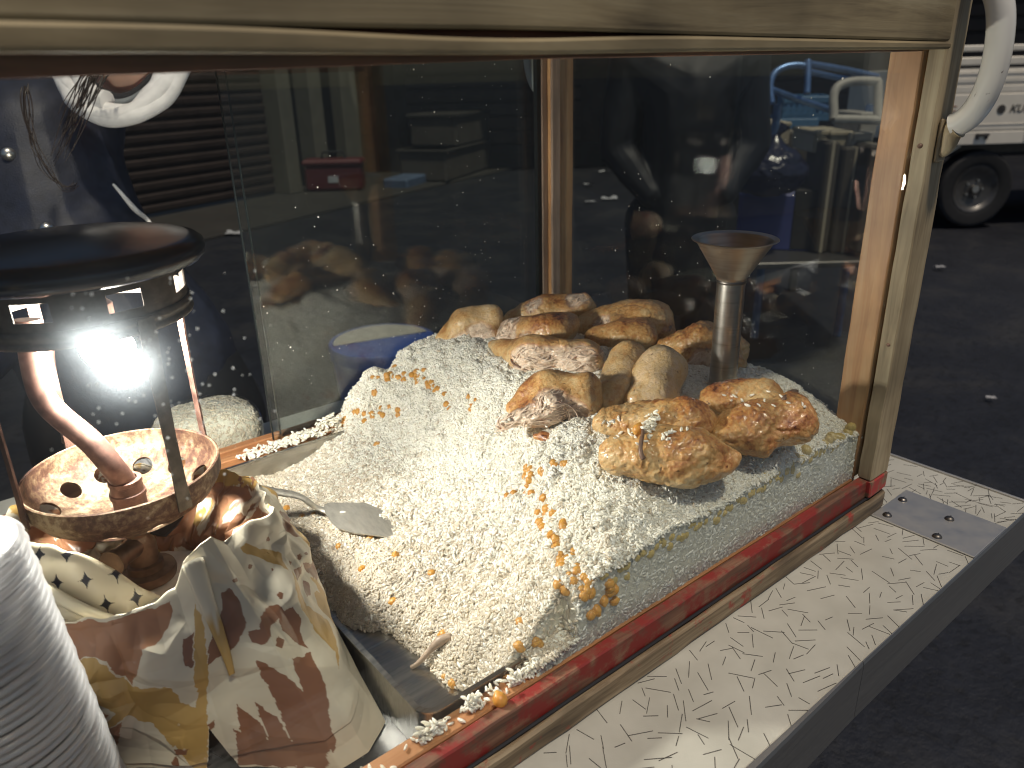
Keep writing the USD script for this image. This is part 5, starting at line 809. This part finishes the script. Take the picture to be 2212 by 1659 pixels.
# a second person, all in black, beyond the right-hand end of the cart
K2 = 2.75; b2 = dep(1478, 330, K2); W2 = K2 / F; PB = np.array([b2[0], b2[1], G])
def e3(r, d, z): return np.array([PB[0], PB[1], 0]) + ER * r + ED * d + EZ * (G + z)
cu = thing('person', 'person in long black coat and dark trousers standing beyond the funnel', 'person', loc=PB)
J2 = {'pel': (e3(0, 0, .92), .14), 'wai': (e3(0, 0, 1.08), .135), 'che': (e3(0, 0, 1.28), .145), 'nec': (e3(0, 0, 1.46), .055), 'nc2': (e3(0, -.01, 1.53), .054), 'hed': (e3(0, -.02, 1.63), .088), 'crn': (e3(0, 0, 1.67), .085), 'jaw': (e3(0, -.065, 1.58), .05), 'shl': (e3(.19, 0, 1.39), .062), 'shr': (e3(-.19, 0, 1.39), .062), 'ell': (e3(.235, .02, 1.10), .047), 'elr': (e3(-.235, .02, 1.10), .047),
      'wrl': (e3(.13, -.075, .95), .030), 'wrr': (e3(-.13, -.075, .95), .030), 'hal': (e3(.08, -.04, .90), .034), 'har': (e3(-.08, -.04, .90), .034), 'hil': (e3(.09, 0, .84), .10), 'hir': (e3(-.09, 0, .84), .10), 'knl': (e3(.10, -.02, .47), .062), 'knr': (e3(-.10, -.01, .47), .062), 'anl': (e3(.10, .02, .09), .045), 'anr': (e3(-.10, .03, .09), .045), 'tol': (e3(.11, -.12, .04), .036), 'tor': (e3(-.11, -.11, .04), .036)}
B2 = [('pel', 'wai'), ('wai', 'che'), ('che', 'nec'), ('nec', 'nc2'), ('nc2', 'hed'), ('hed', 'crn'), ('hed', 'jaw'), ('che', 'shl'), ('che', 'shr'), ('shl', 'ell'), ('ell', 'wrl'), ('wrl', 'hal'), ('shr', 'elr'), ('elr', 'wrr'), ('wrr', 'har'), ('pel', 'hil'), ('pel', 'hir'), ('hil', 'knl'), ('knl', 'anl'), ('anl', 'tol'), ('hir', 'knr'), ('knr', 'anr'), ('anr', 'tor')]
obj('body', hull_chain(J2, B2, 0.035, 6), 'skin', cu, smooth=True, loc=PB)
JC = {k: (p, r + 0.025) for k, (p, r) in J2.items()}; JC['hem'] = (e3(0, 0, .62), .15); JC['hal'] = JC['wrl']
cm = hull_chain(JC, [('hem', 'pel'), ('pel', 'wai'), ('wai', 'che'), ('che', 'shl'), ('che', 'shr'), ('shl', 'ell'), ('ell', 'wrl'), ('shr', 'elr'), ('elr', 'wrr')], 0.02, 6); cm.vertices += np.array(cm.vertex_normals) * (0.03 * (fbm(np.array(cm.vertices) * (9, 9, 5), 3, 6) - 0.5))[:, None]
obj('coat', cm, 'coat', cu, smooth=True, loc=PB)
obj('trousers', hull_chain({k: (p, r + 0.018) for k, (p, r) in J2.items()}, [('hil', 'knl'), ('knl', 'anl'), ('hir', 'knr'), ('knr', 'anr')], 0.03, 5), 'trousers', cu, smooth=True, loc=PB)
hc = trimesh.creation.icosphere(4, 0.104); hc.apply_translation(J2['crn'][0] + (ED * 0.02)); obj('hair', hc, 'hair', cu, smooth=True, loc=PB)

# ------------------------------------------------------------------ things on the street
bk = at(825, 722, 2, G + 0.42); bk0 = np.array([bk[0], bk[1], G])
bt = thing('plastic_bucket', 'blue plastic bucket with a pale round lid behind the glass case', 'bucket', loc=bk0)
obj('bucket_body', lathe([(0.0, 0.0), (0.165, 0.0), (0.170, 0.004), (0.200, 0.34), (0.207, 0.345), (0.207, 0.375), (0.203, 0.378), (0.198, 0.385), (0.195, 0.385), (0.165, 0.01), (0.0, 0.01)], 56, bk0), 'blue_plastic', bt, smooth=30, loc=bk0)
obj('lid', lathe([(0.208, 0.372), (0.2095, 0.388), (0.206, 0.398), (0.196, 0.400), (0.190, 0.394), (0.10, 0.396), (0.0, 0.397), (0.0, 0.39), (0.2, 0.38)], 56, bk0), 'blue_plastic', bt, smooth=30, loc=bk0)
hd_ = trimesh.creation.extrude_polygon(Polygon([(0.19 * math.cos(t), 0.19 * math.sin(t)) for t in np.linspace(0.5, 3.5, 40)]), 0.0015, engine='earcut'); obj('pale_patch', orient(hd_, bk0 + EZ * 0.3985, ER), 'bucket_lid', bt)  # lid light painted by colour: pale half as lit, blue rest as shaded
obj('carry_handle', lobe_ring(bk0 + EZ * 0.35, ER, -EZ, 0.214, 0.10, 0, math.pi, 0.004, 30, -0.04), 'hub_metal', bt, smooth=True, loc=bk0)
# white dropside truck
wp_ = at(2105, 486, 2, G); T0 = np.array([wp_[0], wp_[1], G]); TX = ER * math.cos(0.05) + ED * math.sin(0.05); TY = np.cross(EZ, TX); KT = px_of(np.array([T0]))[0, 2]; S_ = KT / F
def on_side(u, v):                               # where a sight line meets the truck's side, along and above its wheel
    r = ray(u, v); o = T0 - TY * 0.121; k = ((o - C) @ TY) / (r @ TY); P = C + k * r - T0; return P @ TX, P[2]
def tk(u): return on_side(u, 236)[0]
def zT(v): return on_side(2160, v)[1]
tr_ = thing('cargo_truck', 'small white dropside cargo truck parked on the dark street beyond the handle', 'truck', loc=T0)
def tb(x0, x1, y0, y1, z0, z1, bev=0.0): return orient(box(x0, x1, y0, y1, z0, z1, bev), T0, TX, TY)
XL, XR = tk(2035), tk(2035) + 2.9
bz = [zT(311), zT(281), zT(269), zT(205), zT(199), zT(186), zT(172), zT(152)]
obj('lower_panel', tb(XL, XR, -0.12, -0.09, zT(311), zT(283), 0.006), 'white_paint', tr_); lp = obj('side_panel', tb(XL, XR, -0.12, -0.09, zT(281), zT(202), 0.006), 'white_paint', tr_)
obj('side_panel', tb(XL, XR, -0.12, -0.09, zT(199), zT(184), 0.006), 'white_paint', tr_); obj('side_panel', tb(XL, XR, -0.12, -0.09, zT(181), zT(150), 0.006), 'white_paint', tr_)
for v0, v1 in ((269, 267), (177, 168), (160, 155)): obj('pressed_rib', tb(XL + 0.03, XR - 0.03, -0.125, -0.1195, zT(v0), zT(v1), 0.002), 'white_paint', lp)
for k, (v0, v1) in enumerate(((140, 122), (110, 96))): obj('rail_slat', tb(XL, XR, -0.12, -0.09, zT(v0), zT(v1), 0.01), 'white_paint', tr_)
for x in (XL + 0.02, XL + 0.78, XL + 1.5, XL + 2.2, XR - 0.02): obj('stake_post', tb(x - 0.025, x + 0.025, -0.128, -0.085, zT(308), zT(92), 0.004), 'white_paint', tr_)
obj('latch', cat_([tb(tk(2118), tk(2146), -0.142, -0.121, zT(293), zT(287), 0.003), tb(tk(2120), tk(2125), -0.135, -0.121, zT(300), zT(287)), tb(tk(2139), tk(2144), -0.135, -0.121, zT(300), zT(287))]), 'dark_mark', tr_)
em = lathe([(0.0, 0.004), (0.036, 0.004), (0.036, 0.0), (0.0, 0.0)][::-1], 28); em.apply_transform(trimesh.transformations.rotation_matrix(math.pi / 2, (1, 0, 0)))
em = cat_([em] + [trimesh.creation.box((0.004, 0.002, 0.055), trimesh.transformations.rotation_matrix(a, (0, 1, 0), None) @ trimesh.transformations.translation_matrix((0, -0.005, 0))) for a in (0.4, 1.45, 2.5)])
obj('emblem', orient(em, T0 + TX * tk(2163) - TY * 0.121 + EZ * zT(236), TX, TY), 'dark_mark', lp, smooth=30)
tx = meshkit.text_mesh('KUB', 0.058, 0.003, True); tx.vertices[:, 0] += 0.22 * tx.vertices[:, 1]; tx.vertices = tx.vertices[:, [0, 2, 1]] * (1.12, -1, 1); tx.invert()
obj('lettering', orient(tx, T0 + TX * tk(2180) - TY * 0.1208 + EZ * zT(243), TX, TY), 'dark_mark', lp, label='dark slanted KUB lettering')
for v in (226, 236): obj('orange_mark', tb(tk(2044), tk(2066), -0.123, -0.1198, zT(v + 2.5), zT(v)), 'orange_wood', lp)
obj('load_bed', tb(XL, XR, -0.088, 1.5, zT(311), zT(300)), 'hub_metal', tr_); obj('far_side', tb(XL, XR, 1.5, 1.53, zT(311), zT(150)), 'white_paint', tr_); obj('tailboard', tb(XL - 0.031, XL - 0.001, -0.12, 1.53, zT(311), zT(150)), 'white_paint', tr_)
obj('chassis', tb(XL + 0.1, XR + 1.5, 0.3, 1.1, zT(340), zT(312)), 'hub_metal', tr_)
cab = trimesh.convex.convex_hull(np.array([(XR + 0.05, y, z) for y in (-0.1, 1.5) for z in (0.3, 1.75)] + [(XR + 1.15, y, 1.72) for y in (-0.05, 1.45)] + [(XR + 1.6, y, z) for y in (-0.1, 1.5) for z in (0.3, 0.95)]))
obj('cab', orient(cab, T0, TX, TY), 'white_paint', tr_); obj('cab_window', tb(XR + 0.3, XR + 1.0, -0.115, -0.102, 1.05, 1.6, 0.003), 'truck_glass', tr_)
obj('mudflap', orient(box(-0.15, 0.15, -0.006, 0.006, -0.012, 0.012), T0 + TX * tk(2068) - TY * 0.05 + EZ * zT(333), TX * 0.87 + EZ * 0.5, None, -TX * 0.5 + EZ * 0.87), 'white_paint', tr_)
for x, y in ((tk(2150), 0.0), (tk(2150), 1.32), (XR + 0.9, 0.0), (XR + 0.9, 1.32)):
    ty_ = lathe([(0.19, 0.0), (0.20, -0.07), (0.235, -0.085), (0.30, -0.085), (0.322, -0.07), (0.328, -0.03), (0.328, 0.03), (0.322, 0.07), (0.30, 0.085), (0.235, 0.085), (0.20, 0.07), (0.19, 0.0)], 48)
    hb_ = lathe([(0.0, -0.05), (0.03, -0.05), (0.035, -0.04), (0.06, -0.035), (0.10, -0.03), (0.16, -0.045), (0.185, -0.07), (0.2, -0.075), (0.2, 0.06), (0.0, 0.06)], 32); hx = cat_([trimesh.creation.cylinder(0.010, 0.02).apply_translation((0.075 * math.cos(a), 0.075 * math.sin(a), -0.045)) for a in np.arange(5) * 1.2566] + [trimesh.creation.cylinder(0.030, 0.035).apply_translation((0, 0, -0.06))])
    Rm = trimesh.transformations.rotation_matrix(-math.pi / 2, (1, 0, 0)); out_ = []
    for q in (ty_, hb_, hx):
        q.apply_transform(Rm); q.apply_translation((x, y, 0.328)); 
        if y > 0.5: q.vertices[:, 1] = 2 * y - q.vertices[:, 1]; q.invert()
    w_ = obj('wheel', orient(ty_, T0, TX, TY), 'rubber', tr_, smooth=30); obj('rim', orient(hb_, T0, TX, TY), 'hub_metal', w_, smooth=30); obj('hub_cap', orient(hx, T0, TX, TY), 'snap_metal', w_, smooth=30)
mb0 = T0 + TY * 5.5 + TX * -7.0
mb = thing('market_building', 'dark shuttered market building standing behind the cargo truck', 'building', loc=mb0)
obj('wall', orient(box(0, 26, 0, 0.4, 0, 5.5), mb0, TX, TY), 'shutter_brown', mb); obj('plinth', orient(box(0, 26, -0.06, -0.001, 0, 0.35), mb0, TX, TY), 'pavement', mb); obj('canopy', orient(box(0, 26, -1.2, -0.001, 3.0, 3.12, 0.02), mb0, TX, TY), 'hub_metal', mb)
for k in range(6):
    ds = obj('roller_door', orient(box(0.8 + 4.2 * k, 4.2 + 4.2 * k, -0.05, -0.0012, 0.36, 2.8), mb0, TX, TY), 'dark_doorway', mb)
    for j in range(12): obj('slat', orient(box(0.82 + 4.2 * k, 4.18 + 4.2 * k, -0.075, -0.0505, 0.38 + j * 0.2, 0.55 + j * 0.2, 0.01), mb0, TX, TY), 'shutter_brown', ds)
# trade goods beyond the end pane
def gp(u, v, k): return dep(u, v, k)
KG = 3.6; q0 = dep(1700, 330, KG); SG = KG / F
def gb(u0, u1, v0, v1, d0, d1, bev=0.01, yaw=0.0, org=None):
    """a box whose front face is read off at the goods' distance and which goes d1 - d0 metres back"""
    a = dep((u0 + u1) / 2, v1, KG + d0); w, h = (u1 - u0) * (KG + d0) / F, (v1 - v0) * (KG + d0) / F * 1.07
    ex = ER * math.cos(yaw) + ED * math.sin(yaw); return orient(box(-w / 2, w / 2, 0, d1 - d0, 0, h, bev), a, ex), a
gt = thing('handcart', 'market handcart of blue-grey metal tubes seen through the end pane', 'handcart', loc=(q0[0], q0[1], G))
GL = (q0[0], q0[1], G)
def gtube(pts, r=0.016, k=KG): return tube(smoothline([dep(u, v, k + d) for u, v, d in pts], 30), r, 10)
obj('frame_hoop', gtube([(1668, 225, 0), (1664, 190, 0), (1672, 160, 0), (1692, 146, 0), (1740, 143, 0)]), 'blue_metal', gt, smooth=True, loc=GL); obj('frame_post', gtube([(1745, 130, 0), (1745, 165, 0), (1743, 203, 0)]), 'blue_metal', gt, smooth=True, loc=GL)
obj('top_tube', gtube([(1740, 137, 0), (1820, 150, 0.1), (1895, 166, 0.2)]), 'blue_metal', gt, smooth=True, loc=GL); obj('lower_tube', gtube([(1740, 153, 0), (1800, 165, 0.1), (1870, 176, 0.2)]), 'blue_metal', gt, smooth=True, loc=GL); obj('side_tube', gtube([(1664, 192, 0), (1700, 206, 0.05), (1742, 220, 0.1), (1800, 240, 0.2)]), 'blue_metal', gt, smooth=True, loc=GL)
hp2 = smoothline([dep(u, v, KG - 0.2) for u, v in ((1800, 258), (1800, 215), (1806, 192), (1824, 180), (1900, 177))], 40)
obj('windscreen_frame', cat_([tube(hp2, 0.02, 10), tube([dep(1800, 258, KG - 0.2), dep(1900, 259, KG - 0.2)], 0.02, 10), tube([dep(1897, 177, KG - 0.2), dep(1897, 259, KG - 0.2)], 0.02, 10)]), 'bucket_lid', gt, smooth=50, loc=GL)
for u in (1680, 1880): obj('leg', tube([dep(u, 225, KG + 0.1), np.array([*dep(u, 225, KG + 0.1)[:2], G])], 0.02, 8), 'blue_metal', gt, loc=GL)
def crate(label, u0, u1, v0, v1, d0, d1, matn, holes, lid=False, yaw=0.0):
    bx, a = gb(u0, u1, v0, v1, d0, d1, 0.012, yaw); w, h = (u1 - u0) * (KG + d0) / F, (v1 - v0) * (KG + d0) / F * 1.07; ex = ER * math.cos(yaw) + ED * math.sin(yaw); x = thing('crate', label, 'crate', loc=a); dd = d1 - d0
    if holes:
        nc, nr = holes; cw, ch = w / (nc + 1), h / (nr + 1); bars = [box(-w / 2, w / 2, 0, 0.012, 0, 0.03), box(-w / 2, w / 2, -0.006, 0.016, h - 0.035, h, 0.004)] + [box(-w / 2 + (i + 0.5) * cw - cw * 0.28 + cw * 0.0, -w / 2 + (i + 0.5) * cw + cw * 0.28, 0.001, 0.010, 0.03, h - 0.035) for i in range(nc + 1)] + [box(-w / 2, w / 2, 0.0, 0.011, (j + 1) * ch - ch * 0.2, (j + 1) * ch + ch * 0.2) for j in range(nr)]
        obj('front_lattice', orient(cat_(bars), a, ex), matn, x, loc=a)
    else: obj('front_board', orient(box(-w / 2, w / 2, 0, 0.012, 0, h, 0.003), a, ex), matn, x, loc=a)
    for s in (-1, 1): obj('side_board', orient(box(s * w / 2 - 0.006, s * w / 2 + 0.006, 0.0122, dd, 0, h), a, ex), matn, x, loc=a)
    obj('back_board', orient(box(-w / 2, w / 2, dd, dd + 0.012, 0, h), a, ex), matn, x, loc=a); obj('floor_board', orient(box(-w / 2 + 0.007, w / 2 - 0.007, 0.0125, dd - 0.001, 0.002, 0.014), a, ex), matn, x, loc=a)
    if lid: obj('lid', orient(box(-w / 2 - 0.008, w / 2 + 0.008, -0.008, dd + 0.02, h + 0.0005, h + 0.02, 0.004), a, ex), matn, x, loc=a)
crate('pale blue plastic crate with square holes beneath the tube frame', 1690, 1785, 215, 261, 0.85, 1.3, 'pale_blue_plastic', (7, 3), yaw=-0.25)
crate('light blue solid crate under the holed crate', 1650, 1760, 262, 300, 0.85, 1.3, 'pale_blue_plastic', None, yaw=-0.2)
crate('white slatted basket at the right, beside the corner post', 1838, 1880, 292, 336, -0.1, 0.3, 'bucket_lid', (9, 1))
crate('cream cardboard box between the black bag and the white basket', 1790, 1832, 298, 338, -0.05, 0.3, 'cream_card', None, lid=True)
crate('narrow cream carton left of the cream cardboard box', 1760, 1782, 296, 330, -0.05, 0.25, 'cream_card', None, lid=True)
crate('wide cream plastic tub behind the black bag', 1612, 1702, 278, 312, 0.40, 0.8, 'cream_card', None, lid=True)
crate('white lidded carton above the slatted basket', 1856, 1890, 258, 292, 0.0, 0.3, 'bucket_lid', None, lid=True)
bx, a = gb(1794, 1842, 342, 547, 0.0, 0.2); x = thing('carton', 'tall brown upright carton below the cream cardboard box', 'carton', loc=a); obj('carton_body', bx, 'render_wall', x, loc=a); obj('tape_strip', gb(1817, 1822, 342, 547, -0.002, 0.19, 0.0)[0], 'cream_card', x, loc=a)
bx, a = gb(1590, 1745, 425, 546, 0.1, 0.7, 0.02, -0.3); x = thing('carton', 'large blue-grey carton on the street under the black bag', 'carton', loc=a); obj('carton_body', bx, 'blue_board', x, loc=a)
w_ = 155 * 3.7 / F; obj('grey_end', orient(box(w_ * 0.22, w_ * 0.5 + 0.002, -0.004, 0.3, 0.02, 0.30, 0.004), a, ER * math.cos(-0.3) + ED * math.sin(-0.3)), 'pavement', x, loc=a)
for u0_, u1_, v0_, d0_, d1_, lab_ in ((1612, 1768, 314, 0.85, 1.3, 'wide plain brown carton at the back of the goods table'), (1846, 1886, 338, -0.1, 0.25, 'plain brown carton under the white slatted basket'), (1758, 1786, 332, 0.0, 0.25, 'narrow plain brown carton under the narrow cream carton')):
    bx, a = gb(u0_, u1_, v0_, 547, d0_, d1_); x = thing('carton', lab_, 'carton', loc=a); obj('carton_body', bx, 'render_wall', x, loc=a); obj('tape_strip', gb((u0_ + u1_) / 2 - 3, (u0_ + u1_) / 2 + 3, v0_ - 1, 546, d0_ - 0.002, d1_ - 0.01, 0.0)[0], 'cream_card', x, loc=a)
tz = dep(1700, 549, KG)[2]; ta = dep(1745, 549, KG); ta = np.array([ta[0], ta[1], G]); x = thing('goods_table', 'low dark table carrying the crates, cartons and black bag', 'table', loc=ta)
obj('table_top', orient(box(-0.40, 0.46, -0.16, 1.35, tz - G - 0.03, tz - G - 0.002, 0.004), ta, ER), 'hub_metal', x)
for lx, ly in ((-0.37, -0.13), (0.43, -0.13), (-0.37, 1.31), (0.43, 1.31)): obj('leg', orient(box(lx - 0.02, lx + 0.02, ly - 0.02, ly + 0.02, 0.0, tz - G - 0.031), ta, ER), 'hub_metal', x)
a = dep(1660, 372, KG - 0.15); bag = trimesh.creation.icosphere(5, 1.0); V = np.array(bag.vertices); V *= (0.165, 0.14, 0.115); V[:, 2] = np.maximum(V[:, 2], -0.085); V += V * (0.35 * (np.abs(fbm(V * 11, 4, 3) - 0.5)))[:, None]; V[:, 2] += 0.05 * np.exp(-((V[:, 0] - 0.02) ** 2 + V[:, 1] ** 2) / 0.0012)
bag = trimesh.Trimesh(V[:, :1] * ER + V[:, 1:2] * ED + V[:, 2:] * EZ + a, bag.faces, process=False); x = thing('rubbish_bag', 'black tied plastic bag resting on the large blue-grey carton', 'bag', loc=a); obj('bag_body', bag, 'rubbish_bag', x, smooth=True, loc=a)
obj('tied_neck', tube([a + EZ * 0.13 + ER * 0.02, a + EZ * 0.165 + ER * 0.03, a + EZ * 0.20 + ER * 0.055], [0.018, 0.010, 0.026], 10), 'rubbish_bag', x, smooth=True, loc=a)
p = at(722, 412, 2, G + 0.03); x = thing('toolbox', 'small red plastic toolbox on the pavement beside the door jamb', 'toolbox', loc=p); obj('box_body', orient(box(-0.36, 0.36, 0, 0.3, 0, 0.30, 0.03), p, ER), 'red_plastic', x, loc=p); obj('box_lid', orient(box(-0.38, 0.38, -0.02, 0.32, 0.301, 0.38, 0.03), p, ER), 'red_plastic', x, loc=p); obj('label_patch', orient(box(-0.06, 0.07, -0.006, 0.002, 0.10, 0.18), p, ER), 'litter_paper', x, loc=p); obj('carry_handle', tube([p + ER * -0.15 + EZ * 0.38 + ED * .15, p + ER * -0.13 + EZ * 0.46 + ED * .15, p + ER * 0.13 + EZ * 0.46 + ED * .15, p + ER * 0.15 + EZ * 0.38 + ED * .15], 0.015, 8), 'rubber', x, loc=p)
# litter on the street
r_ = np.random.default_rng(12)
for u, v, s, lab in ((2030, 578, 0.055, 'crumpled white paper scrap on the street below the truck wheel'), (2140, 862, 0.030, 'tiny white scrap on the street, lowest one right of the corner post'), (1272, 400, 0.10, 'pale paper scrap on the street left of the person in black'), (1316, 430, 0.14, 'larger pale paper scrap on the street left of the person in black'), (1275, 436, 0.09, 'pale scrap beside the larger paper scrap on the street'), (505, 505, 0.12, 'pale scrap on the pavement in front of the shutter'), (1305, 372, 0.12, 'flat pale scrap nearer the kerb behind the person in black')):
    p = at(u, v, 2, G + 0.004); n_ = 9; s *= 0.62; L = np.stack(np.meshgrid(np.linspace(-1, 1, n_), np.linspace(-0.6, 0.6, n_), indexing='ij'), -1) * s; z = s * 0.5 * np.abs(noise(np.c_[L.reshape(-1, 2) / s * 1.7, np.full(n_ * n_, u)], 3) - 0.3).reshape(n_, n_)
    top = np.concatenate([L, z[..., None] + 0.006], -1); bot = np.concatenate([L, z[..., None] + 0.004], -1); m_ = cat_([grid(top), grid(bot[:, ::-1])]); m_.vertices = m_.vertices @ np.stack([ER, ED, EZ]); tag(obj('paper_scrap', m_, 'litter_paper', smooth=True), lab, 'litter'); UsdGeom.Xformable(stage.GetPrimAtPath(LAST[0])).AddTranslateOp().Set(Gf.Vec3d(*map(float, p)))

# a clear bag of rice on the counter behind the sliding pane
bc = at(458, 975, 2, 0.012); bc = np.array([bc[0], max(bc[1], 0.588), 0.0006])
rb_ = thing('rice_bag', 'clear plastic bag packed with white rice on the counter behind the lantern', 'bag', loc=bc)
ic = trimesh.creation.icosphere(5, 1.0); v = np.array(ic.vertices); v = np.sign(v) * np.abs(v) ** 0.62; v /= np.abs(v).max(); v = v * (0.060, 0.046, 0.036); v[:, 2] += 0.036; v += 0.006 * (np.stack([fbm(v * 26, 3, 70 + i) for i in range(3)], 1) - 0.5) * np.clip(v[:, 2:] / 0.03, 0, 1); v[:, 2] = np.maximum(v[:, 2], 0.0004)
bagm = trimesh.Trimesh(v + bc, ic.faces, process=False); obj('packed_rice', bagm, 'rice_core', rb_, smooth=True)
pts_b, fi = trimesh.sample.sample_surface(trimesh.Trimesh(v, ic.faces, process=False), 5200, seed=4); nb = trimesh.Trimesh(v, ic.faces, process=False).face_normals[fi]; instancer('bagged_grains', rb_, 'rice', *scatter(pts_b, nb, 0.12, 0.0004, 12), kind='stuff')
fv = v * (1.045, 1.055, 1.05); fv += 0.0016 * (np.abs(np.stack([fbm(v * 70, 2, 80 + i) for i in range(3)], 1) - 0.5)) ; obj('plastic_film', trimesh.Trimesh(fv + bc, ic.faces, process=False), 'back_glass', rb_, smooth=True)
